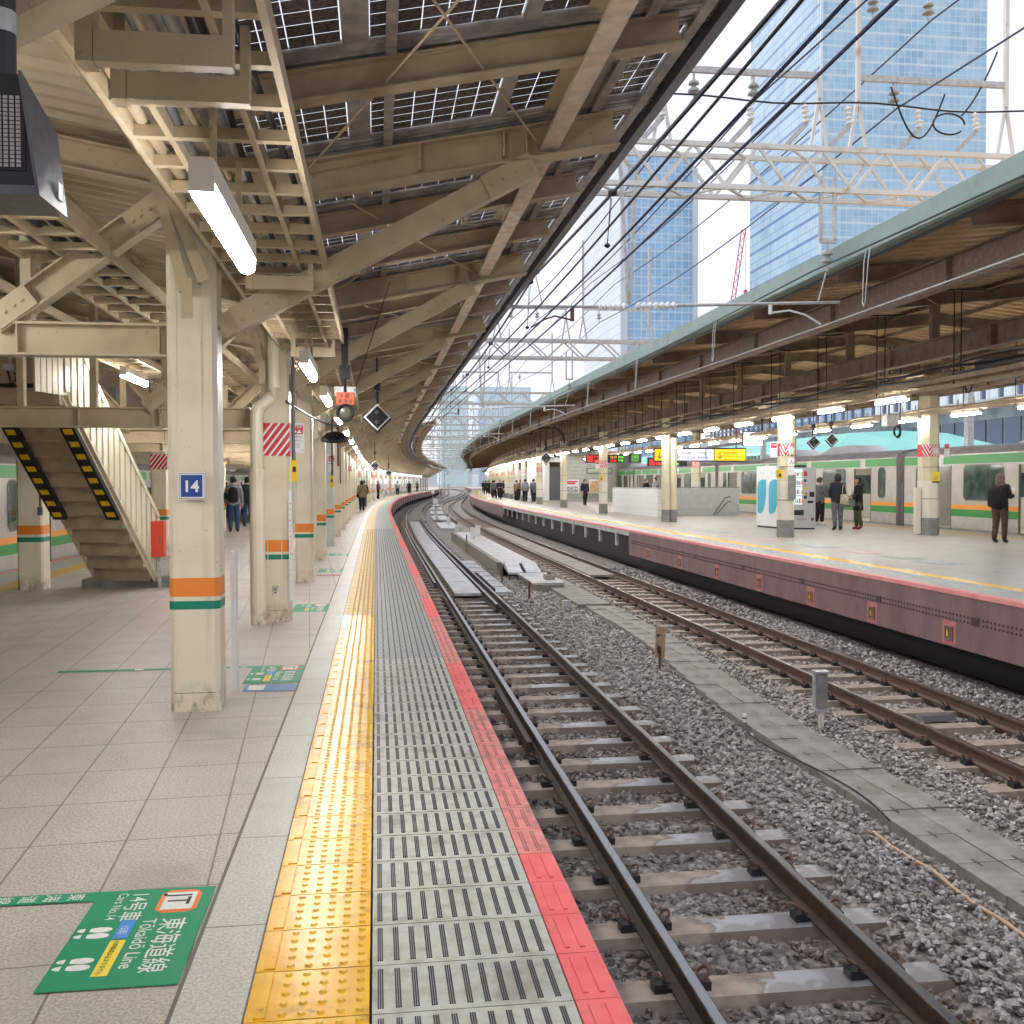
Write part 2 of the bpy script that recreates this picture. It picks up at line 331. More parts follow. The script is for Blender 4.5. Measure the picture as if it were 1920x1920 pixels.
def text(mb, body, size, T, bold=0, align='LEFT'):
    """flat lettering: T maps (x, y) -> world point"""
    if '海' in body and len(body) > 1:      # the curve filler drops strokes of this character, so it is drawn from bars
        adv = 1.0
        for i, ch in enumerate(body): text(mb, ch, size, lambda x, y, i=i: T(x+i*adv*size, y), bold)
        return mb
    if body == '海':
        w = .085 if bold else .07
        for x0, y0, x1, y1 in ((.08, .74, .24, .66), (.05, .50, .21, .42), (.05, -.06, .22, .26), (.46, .82, .34, .60), (.40, .71, .95, .71), (.45, .56, .88, .56), (.32, .33, .98, .33), (.40, .06, .92, .06), (.45, .56, .38, .06), (.88, .56, .83, -.04), (.83, -.04, .70, -.06), (.65, .56, .60, .06)):
            d = Vector((x1-x0, y1-y0)).normalized(); n = Vector((-d.y, d.x))*w/2
            mb.add([T(x*size, y*size) for x, y in ((x0-n.x, y0-n.y), (x1-n.x, y1-n.y), (x1+n.x, y1+n.y), (x0+n.x, y0+n.y))], [(0, 1, 2, 3)])
        return mb
    key = (body, bold, align)
    if key not in _tc:
        cu = bpy.data.curves.new('t', 'FONT'); cu.body = body; cu.size = 1; cu.align_x = align; cu.offset = bold; cu.resolution_u = 3
        ob = bpy.data.objects.new('t', cu); COL.objects.link(ob); bpy.context.view_layer.update()
        me = bpy.data.meshes.new_from_object(ob.evaluated_get(bpy.context.evaluated_depsgraph_get()))
        _tc[key] = ([tuple(v.co) for v in me.vertices], [tuple(p.vertices) for p in me.polygons])
        bpy.data.objects.remove(ob); bpy.data.curves.remove(cu); bpy.data.meshes.remove(me)
    vs, fs = _tc[key]
    return mb.add([T(x*size, y*size) for x, y, z in vs], fs)
ORD = ['nearest', 'second', 'third', 'fourth', 'fifth', 'sixth', 'seventh', 'eighth', 'ninth', 'tenth', 'eleventh', 'twelfth', 'thirteenth', 'fourteenth', 'fifteenth', 'sixteenth']

# ================================================================ GROUND AND PLATFORMS
g = M().sweep([(-60, -1.42), (60, -1.42)], -8, 40, 2, False); g.sweep([(-200, -1.42), (300, -1.42)], 40, 800, 8, False)
g2 = M(); P_ = 700
g2.add([(-3000, -3000, -1.6), (3000, -3000, -1.6), (3000, 3000, -1.6), (-3000, 3000, -1.6)], [(0, 1, 2, 3)])
struct('ground', g2, BED)
# undulating ballast bed between the platforms
bb = M(); oo = np.arange(-.3, 8.0, .2); ss = np.concatenate([np.arange(-2, 30, .4), np.arange(30, 140, 2), np.arange(140, 620, 8)]); nk = len(oo)
def bedz(s, o):
    z = -1.335 + .02*math.sin(s*1.7+o*2.1)*math.sin(o*3.3+s*.6)
    if 2.35 < o < 3.0: z += .05
    if 4.4 < o < 4.85: z += .03
    if o < .35 or o > 7.0: z += -.03
    return z
bb.add([pt(s, o, bedz(s, o)) for s in ss for o in oo], [(i*nk+j, i*nk+j+1, (i+1)*nk+j+1, (i+1)*nk+j) for i in range(len(ss)-1) for j in range(nk-1)])
bo = struct('ballast_bed', bb, BED); bo.data.shade_smooth()
# --- left platform
OL = -7.1
fl = M().sweep([(OL+1.15, 0), (-1.32, 0)], -9, 330, 1, False); struct('left_platform_floor', fl, TILE)
st = M().sweep([(-1.306, .001), (-1.104, .001)], -9, 330, 1, False); struct('platform_edge_stone_strip', st, STRIP)
jl = M().sweep([(-1.320, -.002), (-1.306, -.002)], -9, 200, 1, False).sweep([(-1.105, -.002), (-1.098, -.002)], -9, 200, 1, False); struct('dark_joint_line', jl, mat('joint_grey', (.16, .145, .13), .7))
body = M().use(GIRD).sweep([(-.012, -.02), (-.012, -.78)], 30, 330, 1, False).sweep([(-.012, -.78), (-.25, -.78), (-.25, -.8)], 30, 330, 2, False)
body.use(CONC).sweep([(-.012, -.01), (-.012, -.3), (-.6, -.34), (-.6, -1.42)], -9, 30, 1, False).sweep([(OL, -.01), (OL, -1.42)], -9, 330, 2, False)
body.sweep([(-6, -.05), (-6, -.06), (-.5, -.06), (-.5, -.05)], -9, 330, 4, False)
for k in range(26): body.use(GIRD).cb(31+k*6, 31.04+k*6, -.012, .02, -.78, -.02)
for k in range(70): body.use(DARK).cb(30+k*4, 30.5+k*4, -.3, -.24, -1.42, -.78)
struct('left_platform_side', body, None)
dots = M(); tl = M(); L0 = .36
def dome(mb, s, o, z, r, h):
    n = 7; a = [pt(s + r*math.sin(6.283*i/n), o + r*math.cos(6.283*i/n), z) for i in range(n)]
    b = [pt(s + r*.55*math.sin(6.283*i/n), o + r*.55*math.cos(6.283*i/n), z+h) for i in range(n)]
    mb.add(a+b, [(i, (i+1) % n, n+(i+1) % n, n+i) for i in range(n)] + [tuple(range(n, 2*n))])
def tactile(o0, sgn, s0, s1, sdots, name, mats=(TACT, TACTO), sw=11.8):
    """o0 = edge nearer the track; the band runs away from it by sgn"""
    tm = M(); s = s0
    while s < s1:
        st = .3 if s < sdots else 2.
        tm.use(mats[0] if s < sw else mats[1])
        a, b = o0 + sgn*.003, o0 + sgn*.357
        if s < sdots:
            tm.cb(s+.003, s+st-.003, min(a, b), max(a, b), -.02, .004)
            for i in range(5):
                for j in range(5): dome(tm, s+.03+.06*i, o0 + sgn*(.03+.0555*j), .004, .0135, .006)
            c = o0 + sgn*.315; tm.cb(s+.012, s+st-.012, c-.017, c+.017, .004, .010)
            tm.use(GROOVE).cb(s-.0035, s+.0035, min(a, b), max(a, b), -.02, .0005)
        else:
            tm.sweep([(min(a, b), .004), (max(a, b), .004)], s, s+st, 1, False)
            tm.sweep([(o0+sgn*.305-.012, .009), (o0+sgn*.305+.012, .009)], s, s+st, 1, False)
            if s < 60:
                for j in range(5): c = o0+sgn*(.03+.0555*j); tm.use(TACTO if j != 5 else GROOVE); tm.sweep([(c-.01, .0085), (c+.01, .0085)], s, s+st, 1, False)
        s += st
    return struct(name, tm, None)
tactile(-.74, -1, 1.53, 330, 33.9, 'yellow_tactile_paving')
gt = M(); s = 1.53
while s < 330:
    if s < 34.5:
        a = (s-1.53)/.3; gt.use(GTILE if s < 9 else GTILEF).cb(s+.0025, s+.2975, -.735, -.145, -.02, .003)
        gt.use(GROOVE).cb(s-.003, s+.003, -.738, -.142, -.02, .0005)
        if s < 22:
            for j in range(11):
                c = -.71 + .0525*j
                if s < 9:
                    for q in (-.0065, 0, .0065): gt.cb(s+.03, s+.27, c+q-.0022, c+q+.0022, .003, .0055)
                else: gt.cb(s+.03, s+.27, c-.006, c+.006, .003, .0055)
        else:
            for j in range(11): c = -.71+.0525*j; gt.cb(s+.03, s+.27, c-.006, c+.006, .003, .0055)
        s += .3
    else: gt.use(GTILEF).sweep([(-.738, .003), (-.142, .003)], s, s+3, 1, False); s += 3
struct('grey_slip_resistant_tiles', gt, None)
pk = M(); s = 1.53
SOL = ((0, 3.93), (6.9, 8.7), (11.7, 13.5), (17, 19), (24, 26.2), (33, 36))
while s < 330:
    st = .3 if s < 25.5 else 3.
    fresh = any(a <= s < b for a, b in SOL) or s > 40
    pk.use(PINK1 if fresh else PINK2).sweep([(-.14, -.02), (-.14, .004), (-.012, .004), (0, -.002), (0, -.10), (-.012, -.10)], s+.002, s+st-.002, 1)
    if s < 14:
        for c in (-.10, -.05):
            if fresh: pk.cb(s+.035, s+.265, c-.008, c+.008, .004, .0085)
            else: pk.use(GIRDP).cb(s+.035, s+.265, c-.009, c-.004, .004, .007).cb(s+.035, s+.265, c+.002, c+.007, .004, .007)
    s += st
struct('pink_platform_edge', pk, None)
# far side of the left platform
fe = M().use(TACTO).sweep([(OL+.75, .001), (OL+1.15, .001)], -9, 300, 2, False).use(GTILEF).sweep([(OL+.15, .001), (OL+.75, .001)], -9, 300, 2, False)
fe.use(PINK2).sweep([(OL, .001), (OL+.15, .001)], -9, 300, 2, False); struct('far_side_platform_edge', fe, None)
# --- right platform
OR, ORF = 7.32, 17.25
rp = M().sweep([(OR+1.1, 0), (ORF-1.15, 0)], -4, 330, 2, False); struct('right_platform_floor', rp, TILE2)
re_ = M().use(PINK3).sweep([(OR-.01, -.06), (OR-.01, .001), (OR+.14, .001)], -4, 330, 1, False).use(GTILEF).sweep([(OR+.14, .001), (OR+.76, .001)], -4, 330, 2, False)
re_.use(TACT).sweep([(OR+.76, .001), (OR+1.1, .001)], -4, 330, 2, False)
re_.use(TACTO).sweep([(ORF-1.15, .001), (ORF-.75, .001)], -4, 330, 2, False).use(GTILEF).sweep([(ORF-.75, .001), (ORF, .001)], -4, 330, 2, False)
re_.use(GTILE)
for k in range(150):
    s = 8+k*.3
    for j in range(5): re_.cb(s+.05, s+.2, OR+.2+.11*j, OR+.225+.11*j, .001, .004)
struct('right_platform_edge', re_, None)
rg = M().use(GIRD).sweep([(OR, -.02), (OR, -.80), (OR+.3, -.80), (OR+.3, -.82)], -4, 32.2, 1, False).sweep([(OR, -.02), (OR, -.80), (OR+.3, -.80)], 68, 330, 1, False)
rg.cb(32.17, 32.2, OR, OR+.5, -.8, -.02).cb(68, 68.04, OR, OR+.5, -.8, -.02)
rg.use(CONCL).sweep([(OR+.01, -.02), (OR+.01, -.2), (OR+.4, -.24)], 32.2, 68, 1, False)
for k in range(14): s = 34+k*2.6; rg.cb(s, s+.22, OR+.02, OR+.10, -.62, -.2)
rg.use(DARK).sweep([(OR+.9, -.1), (OR+.9, -1.42)], -4, 330, 2, False)  # black sheet standing in for the shade under the platform
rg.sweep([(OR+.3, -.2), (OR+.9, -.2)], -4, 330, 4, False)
rg.use(CONC).sweep([(ORF, -.01), (ORF, -1.42)], -4, 330, 3, False).sweep([(OR+.9, -.05), (ORF, -.05)], -4, 330, 6, False)
struct('right_platform_side', rg, None)
# riveted side girder details
rv = M().use(mat('rivet_purple', (.075, .04, .045), .6))
for k in range(242):
    s = 10.2 + k*.0665*1.35
    for z in (-.335, -.405):
        if s < 32: rv.lathe(pt(s, OR, z), [(.019, 0), (.016, .010), (.006, .016)], 6, -fr(s)[0])
for s in (12.9, 15.6, 18.6, 21.8, 25.2, 28.6): rv.cb(s, s+.16, OR-.012, OR+.005, -.42, -.31)
gw = thing('riveted_girder_cover', 'purple brown riveted girder face under the right platform edge with small pink framed openings', 'girder', pt(20, OR, -.8))
tag(part('rivet_rows', rv, None, gw), kind='stuff')
for k, s in enumerate((13.62, 15.9, 18.3, 20.9, 23.6, 26.6, 29.8)):
    q = M().use(GIRDP).cb(s-.17, s+.17, OR-.004, OR+.002, -.78, -.44); q.use(GIRD)
    for a, b, c, d in ((-.10, .10, -.72, -.695), (-.10, .10, -.535, -.51), (-.10, -.075, -.695, -.535), (.075, .10, -.695, -.535)): q.cb(s+a, s+b, OR-.022, OR-.004, c, d)
    q.use(mat('dark_ochre', (.16, .11, .02), .6)).cb(s-.075, s+.075, OR-.006, OR-.0045, -.695, -.535)
    q.use(YEL).add([pt(s+.03, OR-.0065, -.66), pt(s+.07, OR-.0065, -.68), pt(s+.07, OR-.0065, -.56), pt(s+.03, OR-.0065, -.60)], [(0, 1, 2, 3)])
    part('framed_opening', q, None, gw)

# ================================================================ TRACKS
def rail(mb, o, s0, s1, zt=-1.1, side=RAILS, step=1.):
    pr = [(-.0635, -.153), (.0635, -.153), (.0635, -.14), (.012, -.122), (.009, -.045), (.032, -.032), (.0325, -.006), (.025, -.0005), (-.025, -.0005), (-.0325, -.006), (-.032, -.032), (-.009, -.045), (-.012, -.122), (-.0635, -.14)]
    mb.use(side).sweep([(o+a, zt+b) for a, b in pr], s0, s1, step)
    mb.use(RAILT).sweep([(o-.027, zt-.0005), (o-.024, zt+.001), (o+.024, zt+.001), (o+.027, zt-.0005)], s0, s1, step, False)
ZS = -1.262
def sleeper_mesh(m):
    b = M(); e = .015
    b.hexa([(-1.0, -.13, -.18), (1.0, -.13, -.18), (1.0, .13, -.18), (-1.0, .13, -.18), (-1.0+e, -.115, 0), (1.0-e, -.115, 0), (1.0-e, .115, 0), (-1.0+e, .115, 0)])
    me = mk('sleeper', b, m); return me
def clip_mesh():
    b = M().use(CLIP)
    pts = [(math.cos(a)*.03+.03, math.sin(a)*.045, .075+.028*math.sin(a*1.0+1.2)) for a in np.linspace(-2.6, 2.9, 12)]
    b.tube(pts + [(-.035, .02, .045)], .009, 6); b.use(CLIPK).box(-.005, .065, -.05, .05, -.005, .05); b.box(-.075, -.005, -.045, .045, -.002, .022)
    return mk('rail_clip', b, None)
def track(name, label, oc, s_first, n, smat, side, s0, s1, cliprange, sk=None):
    root = thing(name, label, 'railway track', pt(max(2, s0), oc, ZS))
    for q in (-1, 1):
        r = M(); rail(r, oc+q*.566, s0, s1, -1.1, side)
        part('rail', r, None, root)
    b0 = sleeper_mesh(smat); b0.parent = root; c0 = clip_mesh(); L = root.location
    first = True
    for i in range(n):
        s = s_first + i*.765
        if sk and sk[0] < s < sk[1]: continue
        if first: o = b0; first = False
        else: o = b0.copy(); COL.objects.link(o); o.parent = root
        p = pt(s, oc, ZS); o.location = (p[0]-L[0], p[1]-L[1], 0); o.rotation_euler = (0, 0, -hd(s)); 
        if s < cliprange:
            for x, rz in ((-.66, math.pi), (-.47, 0), (.47, math.pi), (.66, 0)):
                c = c0.copy(); COL.objects.link(c); c.parent = o; c.location = (x, 0, 0); c.rotation_euler = (0, 0, rz)
    bpy.data.objects.remove(c0)
    return root
T1 = track('railway_track', 'near railway track beside the left platform with dark rails on wet sleepers', 1.5, 6.27-4*.765, 96, SLEEP, RAILS, 2.3, 420, 24)
T2 = track('railway_track', 'brown rusty railway track beside the right platform', 5.73, 6.4, 96, SLEEP2, RAILS2, 2.3, 420, 26)
q = M(); q.use(RAILS).sweep([(.79, -1.24), (.845, -1.24), (.845, -1.125), (.80, -1.125)], 10.4, 13.2, 1); part('switch_rail', q, None, T1)
q = M(); rail(q, 1.86, 22, 60, -1.1, RAILS); part('check_rail', q, None, T1)
q = M(); rail(q, .80, 27, 60, -1.1, RAILS); part('guard_rail', q, None, T1)
# cover plates between the rails farther up
cvs = [(1.14, 1.78, 24.6, 27.4), (1.14, 1.78, 27.45, 31.9), (1.14, 1.78, 32, 40), (1.14, 1.78, 40.1, 52), (1.14, 1.78, 52.1, 70)]
for i, (a, b, c, d) in enumerate(cvs):
    solo('track_cover_board', M().cb(c, d, a, b, -1.2, -1.13), CONCL, 'pale wet cover board between the near track rails, %s from the camera' % ORD[i], 'cover board', 'cover boards between the near rails')
for i, (c, d) in enumerate(((29, 34), (34.1, 42), (42.1, 60))):
    solo('track_cover_board', M().cb(c, d, 5.36, 6.1, -1.2, -1.14), CONC, 'brown grey cover board between the right track rails, %s from the camera' % ORD[i], 'cover board', 'cover boards between the right rails')
# concrete slabs of the walkway
i = 0; s = 4.6
SLABS = []
while s < 22.5:
    u_ = min(1, max(0, (s-10.5)/8)); sh = .46*u_*u_*(3-2*u_)
    for o0 in (3.46, 3.79):
        dz = random.uniform(-.008, .008)
        b = M().cb(s+.006, s+.594, o0+sh+.003, o0+sh+.327, -1.36, -1.245+dz)
        h = M().cb(s-.07, s+.07, o0+sh+.15, o0+sh+.17, -1.2449+dz, -1.243+dz)
        q = solo('walkway_slab', b, CONC, 'grey concrete cable trough lid in the %s column of the walkway between the tracks' % ('left' if o0 < 3.5 else 'right'), 'slab', 'trough lids between the tracks')
        c = mk('lifting_slot', h, GROOVE, q, tuple(q.location))
    s += .6
rb = M().use(CONC)
for k in range(14):
    s = 22.6+k*.42; rb.cb(s, s+.38, 3.75, 4.5, -1.36, -1.20)
solo('ribbed_trough_lid', rb, CONCL, 'pale ribbed trough lids leading to the raised concrete duct', 'trough lid')
dk = thing('raised_cable_duct', 'raised concrete cable duct with wet pale lids and two sloping end plates', 'cable duct', pt(36, 3.5, -1.35))
part('duct_wall', M().use(CONC).sweep([(2.85, -1.35), (2.85, -.86), (3.0, -.86), (3.0, -1.35)], 30.5, 50, 1).sweep([(4.05, -1.35), (4.05, -.95), (4.15, -.95), (4.15, -1.35)], 30.5, 50, 1), None, dk)
part('lid', M().sweep([(3.0, -.9), (4.05, -.9), (4.05, -.96), (3.0, -.96)], 30.5, 50, 1), CONCL, dk)
part('low_duct', M().use(CONC).cb(26.2, 29.3, 3.35, 4.1, -1.36, -1.12).use(CONCL).cb(26.3, 29.3, 3.3, 4.15, -1.12, -1.08), None, dk)
for o0 in (3.05, 3.58):
    q = M(); q.hexa([pt(29.3, o0, -1.12), pt(29.3, o0+.42, -1.12), pt(30.5, o0+.42, -1.0), pt(30.5, o0, -1.0), pt(29.3, o0, -1.06), pt(29.3, o0+.42, -1.06), pt(30.5, o0+.42, -.84), pt(30.5, o0, -.84)])
    part('end_plate', q, CONCL, dk)
jb = M().use(CONC).cb(27.0, 27.4, 3.75, 4.0, -1.08, -.95).cb(27.15, 27.25, 3.82, 3.92, -.95, -.86); part('junction_block', jb, None, dk)
sw = M().use(CONCL)
for k in range(7): s = 25.4+k*1.5; sw.cb(s, s+1.3, 2.15, 2.62, -1.36, -1.2)
sw.use(DARK)
for k in range(16): s = 25.3+k*.3; sw.cb(s, s+.06, 2.12, 2.2, -1.2, -1.1)
solo('switch_rod_cover', sw, None, 'wet steel plates and rods of the point machine beside the near track', 'point machine')
for k in range(5):
    s = 60+k*14; solo('distant_duct_cover', M().cb(s, s+9, 2.9, 4.0, -1.36, -1.15), CONCL, '%s pale duct cover far up between the tracks' % ORD[k], 'duct cover', 'far duct covers')
for k, (s, o) in enumerate(((44, 3.3), (46, 3.7), (52, 3.2), (66, 3.5), (75, 3.0))):
    z = -.9 if s < 50 else -1.15
    solo('track_cabinet', M().cb(s, s+.25, o, o+.2, z, z+.45).cb(s-.02, s+.27, o-.02, o+.22, z+.45, z+.48), GALVR, '%s small pale cabinet on the ducts between the tracks' % ORD[k], 'cabinet', 'small cabinets')
# debris: conduit, cables, marker posts
cpipe = M().tube([pt(5.0 + k*.28, 3.24+.015*math.sin(k*1.1)+.04*max(0, 1-k/7), -1.29+.012*math.sin(k*2)) for k in range(11)], .014, 8)
solo('cable_conduit', cpipe, mat('tan_plastic', (.52, .36, .24), .5), 'tan plastic conduit lying on the ballast beside the walkway slabs', 'conduit', smooth=True)
cpipe = M().tube([pt(7.9 + k*.24, 3.42+.10*math.sin(k*.42)+.0*k, -1.232+.004*math.sin(k)) for k in range(15)], .008, 6)
solo('loose_cable', cpipe, WIRE, 'thin black loose cable curling over the walkway slabs', 'cable', smooth=True)
def T_plane(c, rx, ry):   # c centre, rx text x direction, ry text y direction
    c = Vector(c); rx = Vector(rx); ry = Vector(ry)
    return lambda x, y: tuple(c + rx*x + ry*y)
r_, f_ = fr(15.1)
r_t = thing('track_marker_post', 'tan wooden marker post with a black arrow and letter L standing on the ballast', 'marker post', pt(15.1, 3.52, -1.3))
b = M(); b.bar(V(15.1, 3.52, -1.33), V(15.1, 3.52, -.95), .035, .05); part('post', b, RAILS2, r_t)
TAN = mat('tan_wood', (.48, .33, .20), .7, c2=(.36, .24, .14), sc=20)
b = M(); b.ext([(-.075, -.012), (.075, -.012), (.075, .012), (-.075, .012)], V(15.1, 3.52, -1.12), V(15.08, 3.53, -.65), f_); part('board', b, TAN, r_t)
b = M(); P0 = V(15.066, 3.505, -.78)
b.add([P0-r_*.05, P0-r_*.012+Vector((0, 0, .028)), P0-r_*.012-Vector((0, 0, .028))], [(0, 1, 2)]).bar(P0-r_*.02, P0+r_*.045, .012, .012)
b.bar(P0-r_*.02-Vector((0, 0, .15)), P0-r_*.02-Vector((0, 0, .26)), .014, .014, f_).bar(P0-r_*.02-Vector((0, 0, .255)), P0+r_*.03-Vector((0, 0, .255)), .014, .014); part('arrow_mark', b, BLACK, r_t)
b = M().use(GALVR).bar(V(11.24, 4.34, -1.32), V(11.24, 4.34, -.9), .05, .05).use(GALV).cb(11.2, 11.28, 4.25, 4.40, -1.08, -.64).use(CONC).cb(11.17, 11.2, 4.265, 4.385, -1.05, -.67).use(GALV).cb(11.16, 11.29, 4.24, 4.41, -1.09, -1.065).cb(11.16, 11.29, 4.24, 4.41, -.655, -.635)
solo('trackside_box_post', b, None, 'grey metal box on a post standing between the walkway and the right track', 'trackside box')
b = M().use(CONC).cyl(pt(11.2, 3.41, -1.3), pt(11.2, 3.41, -1.19), .03, 10).use(WHITE).cyl(pt(11.2, 3.41, -1.19), pt(11.2, 3.41, -1.10), .026, 10).use(DARK).cyl(pt(11.2, 3.41, -1.15), pt(11.2, 3.41, -1.135), .0275, 10)
solo('survey_marker', b, None, 'small white capped survey marker at the left rim of the walkway', 'marker')
b = M().use(CONCL).cb(22.45, 22.6, 3.38, 3.56, -1.3, -1.10).use(WIRE).tube([pt(22.5, 3.42, -1.1), pt(22.5, 3.47, -1.06), pt(22.5, 3.52, -1.1)], .006)
solo('small_junction_box', b, None, 'small pale junction box on the ballast far along the walkway', 'box')
b = M().hexa([pt(11.15, 5.55, -1.26), pt(11.2, 6.0, -1.26), pt(11.5, 6.0, -1.26), pt(11.45, 5.55, -1.26), pt(11.22, 5.57, -1.2), pt(11.27, 5.98, -1.2), pt(11.4, 5.98, -1.2), pt(11.36, 5.57, -1.2)])
solo('dark_steel_plate', b, DGREY, 'dark steel wedge plate lying between the rails of the right track', 'plate')
for i, (s, o, h) in enumerate(((28.2, 2.72, .25), (41, 2.86, .5), (24.3, 2.9, .22))):
    solo('short_stake', M().bar(pt(s, o, -1.36), pt(s, o, -1.36+h+.3), .05, .05), CLIP, ('rusty stake by the low end of the cable duct', 'tall rusty stake beside the raised duct wall', 'short rusty stub at the ribbed lids')[i], 'stake')
# ---------------------------------------------------------------- ballast stones (one mesh of real stones)
def stones():
    ph = (1+5**.5)/2
    ico = np.array([(-1, ph, 0), (1, ph, 0), (-1, -ph, 0), (1, -ph, 0), (0, -1, ph), (0, 1, ph), (0, -1, -ph), (0, 1, -ph), (ph, 0, -1), (ph, 0, 1), (-ph, 0, -1), (-ph, 0, 1)])/1.9
    fc = np.array([(0, 11, 5), (0, 5, 1), (0, 1, 7), (0, 7, 10), (0, 10, 11), (1, 5, 9), (5, 11, 4), (11, 10, 2), (10, 7, 6), (7, 1, 8), (3, 9, 4), (3, 4, 2), (3, 2, 6), (3, 6, 8), (3, 8, 9), (4, 9, 5), (2, 4, 11), (6, 2, 10), (8, 6, 7), (9, 8, 1)])
    VV = []; TT = []; RU = []; n = 0
    def put(s, o, z, r):
        nonlocal n
        k = len(s); v = ico[None]*(1+RNG.uniform(-.48, .42, (k, 12, 1)))*RNG.uniform(.5, 1.3, (k, 1, 3))
        a = RNG.normal(size=(k, 3, 3)); q, _ = np.linalg.qr(a); v = np.einsum('nij,nvj->nvi', q, v); v[:, :, 2] *= .8
        v *= r[:, None, None]; t = np.interp(s, _s, _t)
        x = np.interp(s, _s, _x)+o*np.cos(t); y = np.interp(s, _s, _y)-o*np.sin(t)
        v += np.stack([x, y, z], -1)[:, None, :]; VV.append(v.reshape(-1, 3))
        dr = np.min([np.abs(o-c) for c in (.934, 2.066, 5.164, 6.296)], 0); RU.append(np.repeat(np.clip(1.15-dr/.42+RNG.normal(0, .25, k), 0, 1), 20)); TT.append(np.repeat(np.clip(RNG.normal(.36, .26, k)+.22*((o > 2.4)), 0, 1), 20)); n += k
    for a, b, dens, r0 in ((2.4, 7, 480, .027), (7, 12, 420, .028), (12, 20, 260, .033), (20, 34, 110, .045)):
        k = int((b-a)*7.6*dens); s = RNG.uniform(a, b, k); o = RNG.uniform(-.05, 7.5, k)
        x = (np.interp(s, _s, _x)+o*np.cos(np.interp(s, _s, _t))); y = (np.interp(s, _s, _y)-o*np.sin(np.interp(s, _s, _t)))
        vis = (x/y < .56) & ((EYE+1.3)/np.maximum(y, .1) < .62)
        u_ = np.clip((s-10.5)/8, 0, 1); sh = .46*u_*u_*(3-2*u_)
        onslab = (o > 3.42+sh) & (o < 4.15+sh) & (s > 4.5) & (s < 31)
        d = .765; f1 = np.abs((s-6.27+d/2) % d - d/2) < .135; f2 = np.abs((s-6.4+d/2) % d - d/2) < .135
        on1 = f1 & (o > .5) & (o < 2.47); on2 = f2 & (o > 4.73) & (o < 6.73)
        nr = np.min([np.abs(o-c) for c in (.934, 2.066, 5.164, 6.296)], 0) < .075
        ok = vis & ~onslab & ~on1 & ~on2 & ~nr
        s, o = s[ok], o[ok]; inside = ((o > .4) & (o < 2.3)) | ((o > 4.9) & (o < 6.6))
        z = np.where(inside, -1.325, -1.30) + RNG.uniform(-.03, .02, len(s)) + np.where((o > 2.45) & (o < 2.95), .05, 0) + np.where((o > 4.35) & (o < 4.8), .03, 0)
        put(s, o, z, r0*RNG.uniform(.65, 1.25, len(s)))
    Vv = np.concatenate(VV); nn = len(Vv)//12
    ff = (fc[None]+np.arange(nn)[:, None, None]*12).reshape(-1, 3)
    me = bpy.data.meshes.new('ballast_stones'); me.vertices.add(len(Vv)); me.vertices.foreach_set('co', Vv.ravel())
    me.loops.add(len(ff)*3); me.loops.foreach_set('vertex_index', ff.ravel().astype(np.int32)); me.polygons.add(len(ff))
    me.polygons.foreach_set('loop_start', np.arange(0, len(ff)*3, 3, dtype=np.int32)); me.update(calc_edges=True); me.shade_flat()
    at = me.attributes.new('tone', 'FLOAT', 'FACE'); at.data.foreach_set('value', np.concatenate(TT).astype(np.float32))
    at = me.attributes.new('rust', 'FLOAT', 'FACE'); at.data.foreach_set('value', np.concatenate(RU).astype(np.float32))
    me.materials.append(STONE); o = bpy.data.objects.new('ballast_stones', me); COL.objects.link(o)
    tag(o, 'grey and brown crushed ballast stones around both tracks', 'ballast', kind='stuff')
stones()

